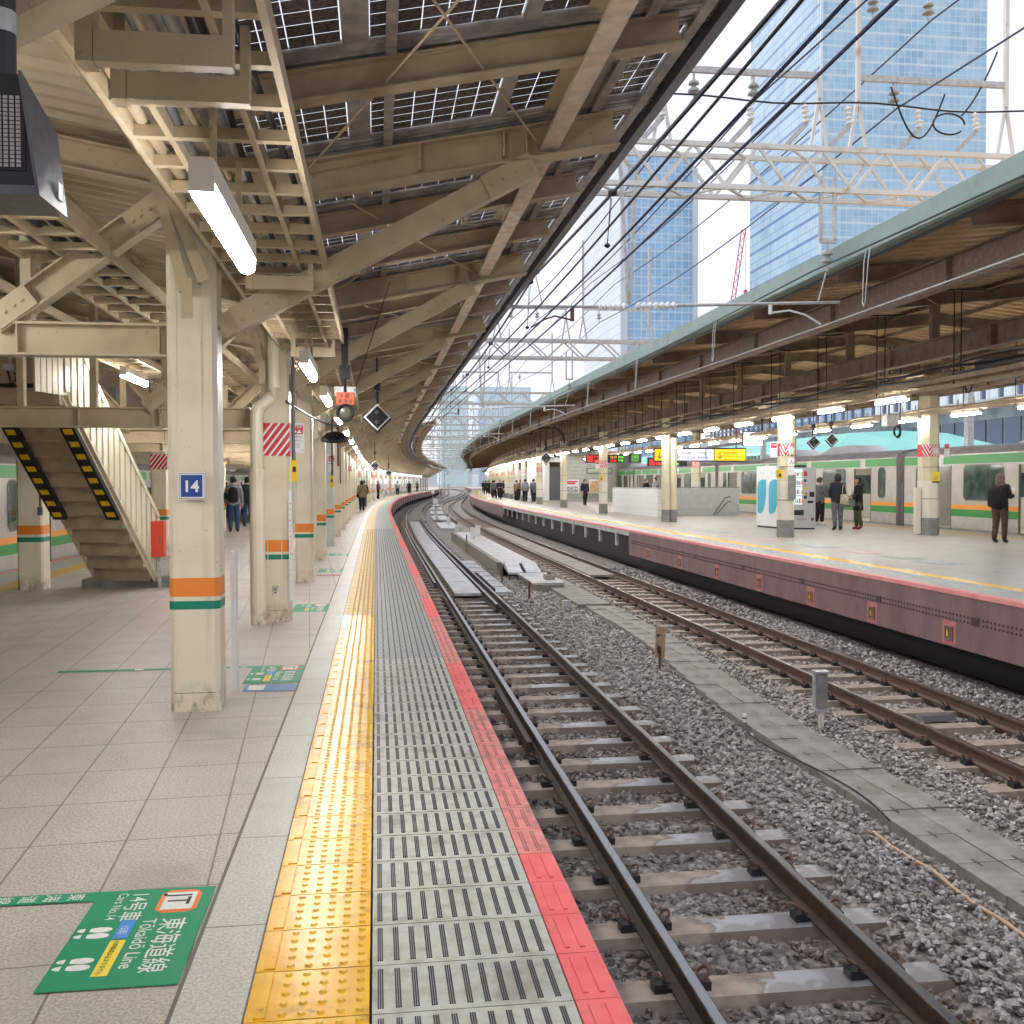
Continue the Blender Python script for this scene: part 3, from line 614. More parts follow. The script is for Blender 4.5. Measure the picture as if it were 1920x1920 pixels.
# ================================================================ LEFT PLATFORM CANOPY
SK = [7.29 + 4.48*k for k in range(-1, 48)]      # frame positions
def zr(o): return 3.47 + .2*(o+1.9)                # top chord axis of the edge side
def zc(o): return zr(o)+.17                        # solar cell plane
can = thing('station_canopy', 'beige steel platform canopy of the left platform with see-through solar panels and bolted braces', 'canopy', pt(7, -1.9, 2.1))
def bolts(mb, c, rx, ry, n, pitch, r=.016, nrm=None):
    for i in range(n):
        p = Vector(c) + Vector(rx)*(pitch*(i-(n-1)/2)); mb.lathe(p, [(r, 0), (r, .004), (r*.6, .004), (r*.55, .014)], 8, nrm)
for k, s in enumerate(SK):
    r_, f_ = fr(s); near = s < 32
    b = M().ib(V(s, -2.1, zr(-2.1)-.02), V(s, .98, zr(.98)-.02), .17, .24, .016)
    if near:
        for o in (-.4, .18, .34): b.bar(V(s-.002, o, zr(o)-.09), V(s-.002, o, zr(o)+.09), .14, .012, r_)
    part('main_rafter', b, STEEL, can)
    b = M()
    kz = .07 if k == 0 else 0; A_, B_ = V(s, -1.75, 2.58+kz), V(s, .36, 3.74+kz)
    b.bar(A_, B_, .13, .155) if s > 5 else b.ib(A_, B_, .13, .155)
    if near:
        d = (B_-A_).normalized()
        for C in (A_+d*.30, B_-d*.16):
            b.ext([(-.19, -.085), (.19, -.085), (.19, .085), (-.19, .085)], C-f_*.085, C-f_*.071, (-d.z*r_+Vector((0, 0, d.dot(r_)))))
            for q in (-.14, -.05, .05, .14): b.lathe(C-f_*.085+d*q, [(.02, 0), (.02, .003), (.013, .003), (.012, .014)], 8, -f_)
    part('knee_brace', b, STEEL, can)
    if k < 33:
        for ds in (1.49, 2.98):
            t = s+ds; b = M().ib(V(t, -1.7, zr(-1.7)+.03), V(t, 1.0, zr(1.0)+.03), .12, .17, .012)
            part('secondary_rafter', b, STEELD, can)
    if s < 70:
        b = M()
        for o in (.02, .38): b.bar(V(s+1.49, o, zr(o)-.14), V(s+1.49, o, zr(o)+.12), .085, .012, r_)
        b.cyl(V(s, -1.2, zr(-1.2)+.02), V(s+4.48, .45, zr(.45)-.05), .008, 5); b.cyl(V(s, .45, zr(.45)-.05), V(s+4.48, -1.2, zr(-1.2)+.02), .008, 5)
        part('tie_rods', b, STEEL, can)
part('edge_beam', M().use(PINKST).sweep([(.564, 3.87), (.564, 4.11)], -3, 215, 1, False).use(STEEL).sweep([(.44, 3.865), (.56, 3.865), (.56, 4.12), (.44, 4.12), (.44, 4.10), (.54, 4.10), (.54, 3.885), (.44, 3.885)], -3, 215, 1).use(PINKST).sweep([(.438, 3.862), (.563, 3.862)], -3, 215, 1, False), None, can)  # faded flange paint; paler outer sheet paints in the skylight on that face
b = M().use(GUTTER).sweep([(1.24, 4.17), (1.35, 4.22), (1.35, 4.35), (1.24, 4.35)], -3, 215, 1); part('edge_gutter', b, None, can)
b = M()
for o in (-1.45, -.62, .82, 1.15): z = zc(o)-.03; b.sweep([(o-.03, z-.03), (o+.03, z-.03), (o+.03, z+.02), (o-.03, z+.02)], -3, 215, 1)
part('panel_purlins', b, ALU, can)
b = M().sweep([(1.40, 4.36), (2.1, 4.52), (2.1, 4.56), (1.40, 4.40)], 50, 215, 1).sweep([(2.1, 4.40), (2.16, 4.40), (2.16, 4.60), (2.1, 4.60)], 50, 215, 1)
for k in range(110): b.cb(50+k*1.5, 50.1+k*1.5, 1.4, 2.1, 4.30, 4.36)
part('outer_eave', b, STEELD, can)
# solar cells
for k in range(-1, 34):
    s0 = 7.29+4.48*k; cm = M().use(CELL); q = .1285; npan = 3
    for pnl in range(3):
        a0 = s0+.06+pnl*1.493; n = 10
        if s0 < 62:
            for i in range(8):
                for o0, nn in ((-1.60, 5), (-.78, 6), (.13, 4), (.80, 3)):
                    for j in range(nn):
                        a = a0+.17+i*(q+.006); o = o0+.05+j*(q+.006)
                        cm.add([pt(a, o, zc(o)), pt(a+q, o, zc(o)), pt(a+q, o+q, zc(o+q)), pt(a, o+q, zc(o+q))], [(0, 1, 2, 3)])
        else: cm.add([pt(a0, -1.6, zc(-1.6)), pt(a0+1.4, -1.6, zc(-1.6)), pt(a0+1.4, 1.26, zc(1.26)), pt(a0, 1.26, zc(1.26))], [(0, 1, 2, 3)])
        z0, z1 = zc(-1.75), zc(1.26)
        def strip(sa, sb, oa, ob, dz=0):
            cm.use(ALU).hexa([pt(sa, oa, zc(oa)-.018+dz), pt(sa, ob, zc(ob)-.018+dz), pt(sb, ob, zc(ob)-.018+dz), pt(sb, oa, zc(oa)-.018+dz), pt(sa, oa, zc(oa)+.012+dz), pt(sa, ob, zc(ob)+.012+dz), pt(sb, ob, zc(ob)+.012+dz), pt(sb, oa, zc(oa)+.012+dz)])
        if s0 < 62:
            strip(a0-.02, a0+.164, -1.75, 1.27); strip(a0+1.244, a0+1.473, -1.75, 1.27)
            for oa, ob in ((-1.75, -1.555), (-.875, -.735), (.08, .175), (.72, .845), (1.255, 1.27)): strip(a0+.164, a0+1.244, oa, ob, .0006)
            for q2 in (.04, .10, 1.29, 1.37): cm.hexa([pt(a0+q2+u, o, zc(o)-.03+w) for w in (0, .014) for u, o in ((0, -1.75), (0, 1.27), (.03, 1.27), (.03, -1.75))])
        e = a0+1.41
        cm.use(ALU).hexa([pt(e, -1.6, z0-.03), pt(e, 1.26, z1-.03), pt(e+.085, 1.26, z1-.03), pt(e+.085, -1.6, z0-.03), pt(e, -1.6, z0+.01), pt(e, 1.26, z1+.01), pt(e+.085, 1.26, z1+.01), pt(e+.085, -1.6, z0+.01)])
        cm.use(CELL)
    part('solar_panel', cm, None, can)
# deck over the platform middle: ribbed sheet rising to the left
b = M(); n = 0; t = -4.
while t < 62:
    for a, z in ((0, 0), (.04, .05), (.12, .05), (.16, 0)):
        b.v += [pt(t+a, -1.62, 3.72+z), pt(t+a, -8.6, 4.95+z)]; n += 1
    t += .23
b.f = [(2*i, 2*i+2, 2*i+3, 2*i+1) for i in range(n-1)]; b.mi = [0]*len(b.f)
b.add([pt(q, o, z) for q in np.arange(62, 215, 3) for o, z in ((-1.62, 3.72), (-8.6, 4.95))], [(2*i, 2*i+2, 2*i+3, 2*i+1) for i in range(50)])
part('roof_deck', b, DECK, can)
nb = M().sweep([(-8.6, 4.93), (-12.5, 4.2), (-12.5, 2.5), (-12.6, 2.5), (-12.6, 4.26), (-8.6, 4.99)], -3, 215, 2)
part('far_roof_wing', nb, STEELD, can)
def zl(o): return 3.62 + (-1.9-o)*.176
for k, s in enumerate(SK[:40]):
    r_, f_ = fr(s); zb = 2.49 if k == 1 else 2.25
    b = M().ib(V(s, -7.6, zl(-7.6)-.05), V(s, -1.75, zl(-1.75)-.05), .14, .20)
    part('left_rafter', b, STEEL, can)
    b = M().ib(V(s, -5.5, zb), V(s, -2.09, zb), .15, .22, .016)
    if s < 30:
        for o in (-2.15, -3.05, -3.9, -4.8): b.bar(V(s-.003, o, zb-.10), V(s-.003, o, zb+.10), .13, .012, r_)
        for z in (-.065, 0, .065): b.lathe(V(s-.01, -2.16, zb+z), [(.02, 0), (.02, .003), (.013, .003), (.012, .014)], 8, -f_)
    part('tie_beam', b, STEEL, can)
    if s < 80:
        for side in ((0, 1) if k != 2 else (0,)):
            A_, B_ = (V(s, -3.2, zb+.1), V(s, -2.1, 3.42)) if side == 0 else (V(s, -4.35, zb+.1), V(s, -5.6, 3.75))
            b = M().ib(A_, B_, .14, .17, .014)
            if s < 30:
                d = (B_-A_).normalized()
                for C in (A_+d*.16, B_-d*.14):
                    u_ = Vector((0, 0, 1)) - d*d.z; u_.normalize()
                    b.ext([(-.15, -.075), (.15, -.075), (.15, .075), (-.15, .075)], C-f_*.085, C-f_*.072, u_)
                    for q in (-.11, -.05, .02, .08): b.lathe(C-f_*.086+d*q, [(.019, 0), (.019, .003), (.013, .003), (.012, .014)], 8, -f_)
            part('diagonal_brace', b, STEEL, can)
        for o in (-3.0, -3.75, -4.5): part('hanger_post', M().bar(V(s+.02, o, zb+.11), V(s+.02, o, zl(o)-.14), .07, .07), STEEL, can)
b = M()
for o in (-3.35, -4.6, -5.9, -7.2): b.ib(V(-3, o, zl(o)+.08), V(44, o, zl(o)+.08), .09, .13, .01)
part('left_purlins', b, STEELD, can)
# ---------------------------------------------------------------- cable racks
def rack(label, o0, o1, z, s0, s1, mids=(), pitch=.4, cables=(), n=100):
    t = thing('cable_rack', label, 'cable rack', pt(max(s0, 3), (o0+o1)/2, z), 0, 'cable racks under the roofs')
    for o in (o0, o1)+tuple(mids):
        b = M().sweep([(o-.014, z), (o+.014, z), (o+.014, z+.085), (o-.014, z+.085)], s0, s1, 1)
        part('side_rail', b, STEEL, t)
    me = None; c = 0; s = s0+.2
    while s < s1 and c < n:
        if me is None:
            b = M().box(o0-.0, o1, -.024, .024, .002, .05); me = b; ob = mk('rung', b, STEEL, t)
        else: ob = ob.copy(); COL.objects.link(ob)
        p = pt(s, 0, z); ob.location = (p[0]-t.location[0], p[1]-t.location[1], 0); ob.rotation_euler = (0, 0, -hd(s)); s += pitch; c += 1
    for i, (o, dz, r, m_) in enumerate(cables):
        ph = i*1.7; b = M().tube([pt(q, o+.035*math.sin(q*.9+ph), z+dz+.01*math.sin(q*2.3+ph)) for q in np.arange(s0, s1, .5)], r, 6)
        part('cable', b, m_, t, True)
    return t
rk = rack('wide beige cable ladder above the near lamps of the left platform', -1.72, -1.05, 2.98, 1.6, 46, (-1.56, -1.22), .4,
     ((-1.50, .075, .022, CABLE), (-1.44, .07, .018, STEEL), (-1.38, .08, .026, GALV), (-1.31, .07, .015, WIRE), (-1.64, .08, .028, STEELD), (-1.14, .07, .016, WIRE), (-1.47, .13, .02, GALV), (-1.35, .14, .018, CABLE)))
for s, z in ((3.22, 2.79), (3.62, 2.83), (7.08, 2.86), (10.7, 2.86), (15.2, 2.87), (19.6, 2.87), (24, 2.87), (28.5, 2.87)):
    b = M(); b.cb(s-.02, s+.03, -1.51, -1.12, z-.045, z+.045); b.cb(s-.023, s+.06, -1.56, -1.512, z-.047, 3.2); b.cb(s-.018, s+.045, -1.15, -1.121, z+.046, 3.04)
    part('cradle_bracket', b, STEEL, rk)
rack('beige cable ladder in the middle of the left roof truss', -3.02, -2.45, 3.02, 4, 40, (-2.75,), .4, ((-2.6, .07, .02, WIRE), (-2.9, .08, .02, CABLE), (-2.7, .07, .03, WIRE)), 80)
rack('beige cable ladder farther left in the left roof truss', -4.25, -3.75, 3.12, 6, 44, (), .42, ((-3.9, .07, .03, WIRE), (-4.1, .07, .02, WIRE)), 80)
# angle hangers in front of the first column
for i, s in enumerate((7.1, 11.58, 16.06)):
    b = M(); r_, f_ = fr(s)
    b.ang(V(s-.06, -2.24, 3.86), V(s-.06, -1.98, 2.78), .07, .008, f_); b.ang(V(s-.06, -2.12, 3.55), V(s-.06, -1.86, 2.84), .08, .008, f_)
    b.ext([(-.035, -.13), (.035, -.13), (.035, .13), (-.035, .13)], V(s-.07, -1.93, 2.74), V(s-.06, -1.93, 2.74)); 
    part('angle_hanger', b, STEEL, can)
b = M().use(STEEL); b.ang(V(3.1, -1.78, 3.02), V(6.3, -1.80, 3.06), .08)
part('stiffening_angle', b, None, can)
# ---------------------------------------------------------------- columns of the left platform
def colmesh(w, d, h, m, ch=.03):
    b = M().use(m); a, c = w/2, d/2
    pr = [(-a+ch, -c), (a-ch, -c), (a, -c+ch), (a, c-ch), (a-ch, c), (-a+ch, c), (-a, c-ch), (-a, -c+ch)]
    b.ext([(x, y) for x, y in pr], (0, 0, 0), (0, 0, h), (0, 1, 0)); return b
def band(w, d, z0, z1, m, e=.002, ch=.03):
    a, c = w/2+e, d/2+e; b = M().use(m); ch = ch
    pr = [(-a+ch, -c), (a-ch, -c), (a, -c+ch), (a, c-ch), (a-ch, c), (-a+ch, c), (-a, c-ch), (-a, -c+ch)]
    return b.ext(pr, (0, 0, z0), (0, 0, z1), (0, 1, 0))
def column(s, o, w, d, h, label, m=None, group=None, grp_bands=True, hz=False, oz=(.775, .90), gz=(.69, .745), front=None):
    t = thing('platform_column', label, 'column', pt(s, o, 0), -hd(s), group)
    m = m or CREAM
    b = colmesh(w, d, h, m)
    if s < 14:   # weld seams and base joint
        for x in (-w*.30, w*.2): b.box(x-.004, x+.004, -d/2-.0035, -d/2-.0005, 1.7 if s < 9 else .1, h-.1)
        b.use(GROOVE).ext([(-w/2+.028, -d/2-.0012), (w/2-.028, -d/2-.0012), (w/2-.028, -d/2+.01), (-w/2+.028, -d/2+.01)], (0, 0, .125), (0, 0, .129), (0, 1, 0))
    mk('shaft', b, None, t)
    if grp_bands:
        mk('orange_band', band(w, d, *oz, ORANGE), None, t); mk('green_band', band(w, d, *gz, GREEN), None, t)
    if hz: hazard(t, w, d, *hz)
    return t
STRIPES = None
def hazard(t, w, d, z0, z1):
    b = M().use(RED); a, c = w/2+.006, d/2+.006
    b.box(-a, a, -c, c, z0, z1); b.use(WHITE); h = z1-z0; n = 4
    for i in range(-2, n+1):   # slanted white bars on the front face
        x0 = -a + (i)*(2*a/n)*1.0; x1 = x0+2*a/n*.36; dx = h*.75
        pts = []
        for (xa, za) in ((x0, z0), (x1, z0), (x1+dx, z1), (x0+dx, z1)): pts.append([xa, za])
        # clip to the face by sampling
        poly = clip([tuple(p) for p in pts], -a, a)
        if len(poly) > 2: b.add([(x, -c-.002, z) for x, z in poly], [tuple(range(len(poly)))]); b.add([(a+.002, -c+(x+a)*(2*c)/(2*a), z) for x, z in poly], [tuple(range(len(poly)))])
    mk('hazard_wrap', b, None, t)
def clip(p, lo, hi):
    for sgn, lim in ((1, lo), (-1, -hi)):
        out = []
        for i in range(len(p)):
            a, b = p[i], p[(i+1) % len(p)]; ia, ib_ = sgn*a[0] >= lim, sgn*b[0] >= lim
            if ia: out.append(a)
            if ia != ib_: t = (lim/sgn-a[0])/(b[0]-a[0]); out.append((lim/sgn, a[1]+t*(b[1]-a[1])))
        p = out
        if not p: return p
    return p
nearc = ['thick cream column with a blue 14 sign beside the yellow tactile line', 'cream column wrapped with red and white stripes behind a round drainpipe',
  'plain cream column right behind the red striped column', 'slim cream column with a pipe, fourth along the edge row', 'pale grey boxed column under the black dome mirror', 'sixth cream column of the edge row',
  'seventh cream column of the edge row', 'eighth cream column of the edge row', 'ninth cream column of the edge row', 'tenth cream column of the edge row beside the walking person']
for k, s in enumerate(SK):
    if k == 0: continue
    i = k-1
    if i > 10 and i % 2: continue
    lab = nearc[i] if i < len(nearc) else 'distant slim cream column in the far curve of the left platform'
    g = 'columns along the left platform edge'
    w = .325 if i == 0 else (.30 if i == 1 else (.25, .24, .27)[i % 3])
    o = -1.925 if i == 0 else -1.80-.01*i if i < 9 else -1.90
    column(s, o, w, (.28 if i == 0 else .32) if i < 2 else .26, 3.46, lab, GREYP if i in (4, 14, 22) else CREAM, g, True, (1.83, 2.19) if i in (1, 12, 18) else (2.0, 2.22) if i in (8,) else False, (.775, .905) if i else (.775, .90))
    if i in (1, 3, 9, 12, 14):
        ps = s-.32; po = o-.02-(.16 if i == 1 else .1)
        b = M().cyl(pt(ps, po, 0), pt(ps, po, 1.66), .082, 14).cyl(pt(ps, po, 1.66), pt(ps, po, 2.28), .068, 14).cyl(pt(ps, po, 1.60), pt(ps, po, 1.68), .088, 14).cyl(pt(ps, po, .22), pt(ps, po, .25), .086, 14).cyl(pt(ps, po, .95), pt(ps, po, .965), .0835, 14)
        b.tube([pt(ps, po, 2.24), pt(ps, po+.02, 2.34), pt(ps, po+.16, 2.46), pt(ps, po+.19, 2.56), pt(ps, po+.19, 3.2)], .068, 12)
        solo('drainpipe', b, CREAM, ('cream round drainpipe standing before the %s column of the edge row' % ORD[i]), 'drainpipe', 'drainpipes of the left platform', smooth=False)
for s, o, z0, z1, lab in ((11.43, -1.60, 1.79, 3.1, 'black conduit running up beside the STOP sign'), (20.35, -1.56, 1.68, 3.1, 'brown conduit running up beside the farther STOP sign'), (29.5, -1.72, 1.5, 3.1, 'dark conduit on a far cream column'), (15.45, -5.46, 1.2, 2.4, 'thin dark conduit with a small box on the far left column')):
    b = M().use(CABLE if s < 12 else CLIP).tube([pt(s, o, z0), pt(s, o, z1-.25), pt(s, o-.03, z1-.1), pt(s, o-.12, z1)], .018 if s < 30 else .02, 8)
    if s == 15.45: b.use(DGREY).cb(s-.04, s+.02, o-.03, o+.03, z0-.12, z0)
    solo('conduit', b, None, lab, 'conduit')
b = M().tube([pt(11.5+.55*k, -1.68+.09*k-.004*k*k, 2.42-.05*k+.006*k*k) for k in range(9)], .012, 6); solo('sagging_cable', b, WIRE, 'black sagging cable from the striped column towards the third lamp', 'cable')
b = M().cb(7.48, 7.62, -1.735, -1.70, .07, 1.05); solo('narrow_white_panel', b, WHITE, 'narrow white panel standing against the first thick column', 'panel')
for j in range(0, 14):
    s = 15.78+8.96*j; hz = (1.85, 2.2) if j == 1 else False
    column(s, -5.67 if j else -5.66, .36, .34, 3.9, ('cream column at the far left edge next to the metal stair', 'cream column with striped wrap behind the metal stair', 'third cream column of the rear row')[j] if j < 3 else 'distant cream column of the rear row on the left platform', CREAM, 'rear row columns of the left platform', True, hz, (.80, .93), (.69, .76))
# blue 14 sign
def plate(name, label, cat, s, o0, o1, z0, z1, m, texts=(), group=None, th=.012, extra=None, rot=0):
    """flat sign facing the camera (towards -s); texts: (string, x, z, size, material, bold) in metres from the lower left corner"""
    t = thing(name, label, cat, pt(s, (o0+o1)/2, z0), -hd(s)+rot, group); w = (o1-o0)/2; h = z1-z0
    mk('board', M().box(-w, w, 0, th, 0, h), m, t)
    bym = {}
    for st, x, z, sz, mm, bo in texts:
        mb = bym.setdefault(mm.name, (M(), mm))[0]; text(mb, st, sz, lambda a, b, x=x, z=z: (-w+x+a, -.002, z+b), bo)
    for nm, (mb, mm) in bym.items(): mk('lettering', mb, mm, t)
    if extra:
        e = M(); extra(e, w, h); mk('print', e, None, t)
    return t
plate('number_sign', 'blue square sign with white number 14 on the thick near column', 'sign', 7.105, -2.012, -1.838, 1.425, 1.605, WHITE, (('14', .030, .052, .105, WHITE, .028),), None, .01,
      lambda e, w, h: e.use(BLACK).box(-w+.006, w-.006, -.0008, 0, .006, h-.006).use(WHITE).box(-w+.009, w-.009, -.0012, 0, .009, h-.009).use(BLUE).box(-w+.017, w-.017, -.0016, 0, .017, h-.017))
def stopsign(e, w, h):
    e.use(RED).box(-w+.012, w-.012, -.001, 0, h*.62, h-.02)
    e.use(WHITE).box(-w+.03, -w+.06, -.002, 0, h*.68, h*.75).box(.01, .03, -.002, 0, h*.67, h*.77).box(-.005, .045, -.002, 0, h*.66, h*.71)
plate('emergency_button_sign', 'white and red STOP button sign beside the red striped column', 'sign', 11.5, -1.635, -1.49, 1.86, 2.185, WHITE,
      (('STOP', .022, .27, .043, WHITE, .01), ('非常停止', .02, .165, .027, BLACK, .008), ('ボタン', .045, .125, .027, BLACK, .008), ('Emergency', .03, .095, .016, BLACK, 0), ('Train Stop', .035, .075, .016, BLACK, 0), ('Button', .05, .055, .016, BLACK, 0), ('↓', .11, .018, .03, RED, .01)), 'stop button signs', .012, stopsign)
plate('emergency_button_sign', 'small STOP button sign below the black dome mirror on the left platform', 'sign', 20.4, -1.64, -1.51, 1.74, 2.08, WHITE, (('STOP', .02, .27, .04, WHITE, .01), ('非常停止', .015, .16, .024, BLACK, .008)), 'stop button signs', .012, stopsign)
for i, (s, o, z) in enumerate(((11.5, -1.60, 1.55), (20.4, -1.575, 1.44))):
    b = M().use(YEL).cb(s-.05, s+.05, o-.03, o+.04, z, z+.23).use(CLIP).cb(s-.02, s+.03, o-.01, o+.015, z+.23, z+.33).use(BLACK).cb(s-.056, s-.05, o-.012, o+.022, z+.10, z+.16)
    solo('emergency_button_box', b, None, ('yellow emergency button box under the large STOP sign', 'small yellow button box under the farther STOP sign')[i], 'button box', 'yellow emergency boxes')
b = M().cb(11.42, 11.425, -1.655, -1.625, .25, 1.45); t = solo('vertical_notice_strip', b, WHITE, 'long white vertical notice strip with small print on the red striped column', 'notice')
e = M()
for i, ch in enumerate('黄色い線の内側でお待ちください'): text(e, ch, .022, lambda x, y, i=i: (-.011+x, -.004, 1.05-.06*i+y))
e = mk('lettering', e, RED, t); e.rotation_euler = (0, 0, -hd(11.4))
b = M().use(CREAM).cb(11.425, 11.43, -1.84, -1.77, .31, .42).use(CABLE).cb(11.42, 11.4252, -1.815, -1.795, .37, .39).cb(11.42, 11.4252, -1.815, -1.795, .335, .355)
solo('power_outlet', b, None, 'small cream power outlet plate low on the striped column', 'outlet')
# ---------------------------------------------------------------- lamps
LAMPH = mat('cream_lamp_housing', (.74, .70, .60), .4)
def lamp_proto(name, label, cat, m_, L_=1.28, w=.05):
    w *= .88
    t = thing(name, label, cat, (0, 0, 0))
    mk('housing', M().use(LAMPH).box(-w, w, -L_/2, L_/2, .035, .12).use(STEEL).box(-.012, .012, -L_*.3, -L_*.3+.025, .12, .42).box(-.012, .012, L_*.3-.025, L_*.3, .12, .42).use(LAMPH).box(-w, w, -L_/2-.016, -L_/2-.001, .0, .12), None, t)
    n = 8; pr = [(-w*.9, .034)] + [(-w*.9*math.cos(a), .0-.032*math.sin(a)) for a in np.linspace(0.2, math.pi-.2, n)] + [(w*.9, .034)]
    mk('diffuser', M().ext(pr, (0, -L_/2, 0), (0, L_/2, 0)), m_, t, None, False); return t
lp = lamp_proto('tube_lamp', 'nearest bright tube lamp hanging under the wide cable ladder', 'lamp', LAMPM); lp['group'] = 'lamps along the left platform'
LS = [4.52, 9.72, 13.05, 17.2] + [21.6+4.4*k for k in range(36)]
lp.location = pt(4.52, -1.32, 2.565); lp.rotation_euler = (0, 0, -hd(4))
for i, s in enumerate(LS[1:]):
    o = -1.32-.035*0
    dup(lp, pt(s, o, 2.555 if i < 30 else 2.55), -hd(s), '%s tube lamp along the left platform edge' % ORD[i+1] if i < 5 else 'distant tube lamp in the bright row along the left platform edge')
for i, s in enumerate([5.6, 14.6] + [20+4.5*k for k in range(26)]):
    dup(lp, pt(s, -3.95, 2.93 if i < 2 else 2.9), -hd(s), ('tube lamp over the platform middle outside the upper left corner', 'tube lamp glowing above the stair between stair and thick column')[i] if i < 2 else 'tube lamp of the middle row farther down the left platform', 'middle lamps of the left platform')
# ---------------------------------------------------------------- hanging signals
t = thing('platform_signal', 'orange 9番 東海道 board over a round black signal lamp hanging from the roof', 'signal', pt(11, -1.03, 2.2), -hd(11))
mk('bracket', M().use(BLACK).box(-.035, .035, -.03, .03, .55, .95).box(-.055, .055, -.05, .05, .42, .56).cyl((0, 0, .28), (0, 0, .5), .016, 8).use(GALV).box(-.11, .11, .005, .02, .24, .34), None, t)
mk('board', M().box(-.092, .092, -.012, 0, .15, .28), mat('orange_board', (.85, .13, .02), .45), t)
e = M(); text(e, '9 番', .058, lambda x, y: (-.052+x, -.0135, .222+y), .004); text(e, '東海道', .052, lambda x, y: (-.077+x, -.0135, .165+y), .004); mk('lettering', e, BLACK, t)
mk('lamp', M().use(BLACK).lathe((0, .12, .065), [(.07, 0), (.092, .02), (.095, .16), (.08, .165), (.078, .12)], 20, (0, -1, 0)).use(mat('dull_lens', (.13, .13, .10), .25)).lathe((0, .0, .065), [(.055, 0), (.055, .015), (.02, .022)], 16, (0, -1, 0)), None, t)
solo('stay_wire', M().cyl(V(11, -.93, 2.5), V(11.6, -.55, 3.75), .005, 5), BLACK, 'thin black stay wire from the orange board up to the roof', 'wire')
def diamond(s, o, z, r, label, group='diamond signals'):
    t = thing('diamond_signal', label, 'signal', pt(s, o, z), -hd(s), group)
    mk('back_plate', M().use(BLACK).ext([(0, -r*1.05), (r*1.05, 0), (0, r*1.05), (-r*1.05, 0)], (0, .05, -.03), (0, .02, -.03)), None, t)
    mk('frame', M().ext([(0, -r), (r, 0), (0, r), (-r, 0)], (0, .018, 0), (0, .0, 0)), WHITE, t)
    q = r*.84; mk('face', M().ext([(0, -q), (q, 0), (0, q), (-q, 0)], (0, -.001, 0), (0, -.012, 0)), BLACK, t)
    mk('lenses', M().lathe((0, -.012, r*.36), [(r*.17, 0), (r*.17, .02), (r*.05, .03)], 12, (0, -1, 0)).lathe((0, -.012, -r*.36), [(r*.17, 0), (r*.17, .02), (r*.05, .03)], 12, (0, -1, 0)), DGREY, t)
    mk('hanger', M().cyl((0, .04, r), (0, .04, r+.2), .03, 8).cyl((0, .04, r+.2), (0, .04, r+.75), .015, 6).box(-.05, .05, 0, .09, r+.22, r+.36), BLACK, t)
diamond(17, -.69, 2.60, .22, 'large black diamond signal with white frame hanging over the left platform edge')
diamond(40, -.76, 2.19, .19, 'small diamond signal farther along the left roof, right of the lamp row')
diamond(62, -.15, 2.12, .2, 'tiny distant diamond signal under the curve of the left roof')
t = thing('dome_mirror', 'black dome mirror on a dark pole above the grey boxed column', 'mirror', pt(20.2, -1.5, 2.35), -hd(20))
mk('dome', M().lathe((0, 0, 0), [(.27, 0), (.25, .06), (.17, .13), (.06, .165), (.01, .17)], 20, (0, -.25, 1)), BLACK, t, None, True); mk('pole', M().cyl((.06, .05, -.5), (.06, .05, .8), .02, 8), CLIP, t)
# ceiling mounted display in the upper left corner
t = thing('hanging_display', 'dark boxed display with light dot screen hanging from a black pole', 'display', pt(2.6, -1.6, 2.2), -hd(2.6))
b = M().use(DARK); b.hexa([(-.42, -.06, .0), (.135, -.06, .0), (.135, .12, .0), (-.42, .12, .0), (-.42, -.06, .25), (.10, -.06, .25), (.115, .12, .17), (-.42, .12, .17)])
mk('case', b, None, t)
b = M().use(DGREY).hexa([(.136, -.07, -.02), (.143, -.07, -.02), (.146, .13, -.02), (.139, .13, -.02), (.10, -.07, .255), (.107, -.07, .255), (.126, .13, .18), (.119, .13, .18)]); b.box(-.42, .1355, -.075, .12, -.02, -.0005); b.use(WHITE).box(.1431, .1445, .07, .10, .01, .05); mk('side_panel', b, None, t)
b = M().use(BLACK).box(-.30, .112, -.064, -.0605, .035, .205).use(mat('dot_screen', (.42, .40, .38), .5))
for i in range(30):
    for j in range(17): b.box(-.295+i*.0134, -.2858+i*.0134, -.0665, -.064, .042+j*.0094, .0492+j*.0094)
mk('screen', b, None, t); mk('pole', M().use(DARK).cyl((.045, .0, .22), (.045, .0, .9), .03, 14).use(GALV).cyl((.045, .0, .36), (.045, .0, .41), .032, 14), None, t)
b = M().cyl(V(2.62, -1.62, 2.71), V(2.62, -1.46, 2.80), .008, 6); solo('turnbuckle_rod', b, WIRE, 'thin dark turnbuckle rod across the roof brace in the upper left corner', 'rod')
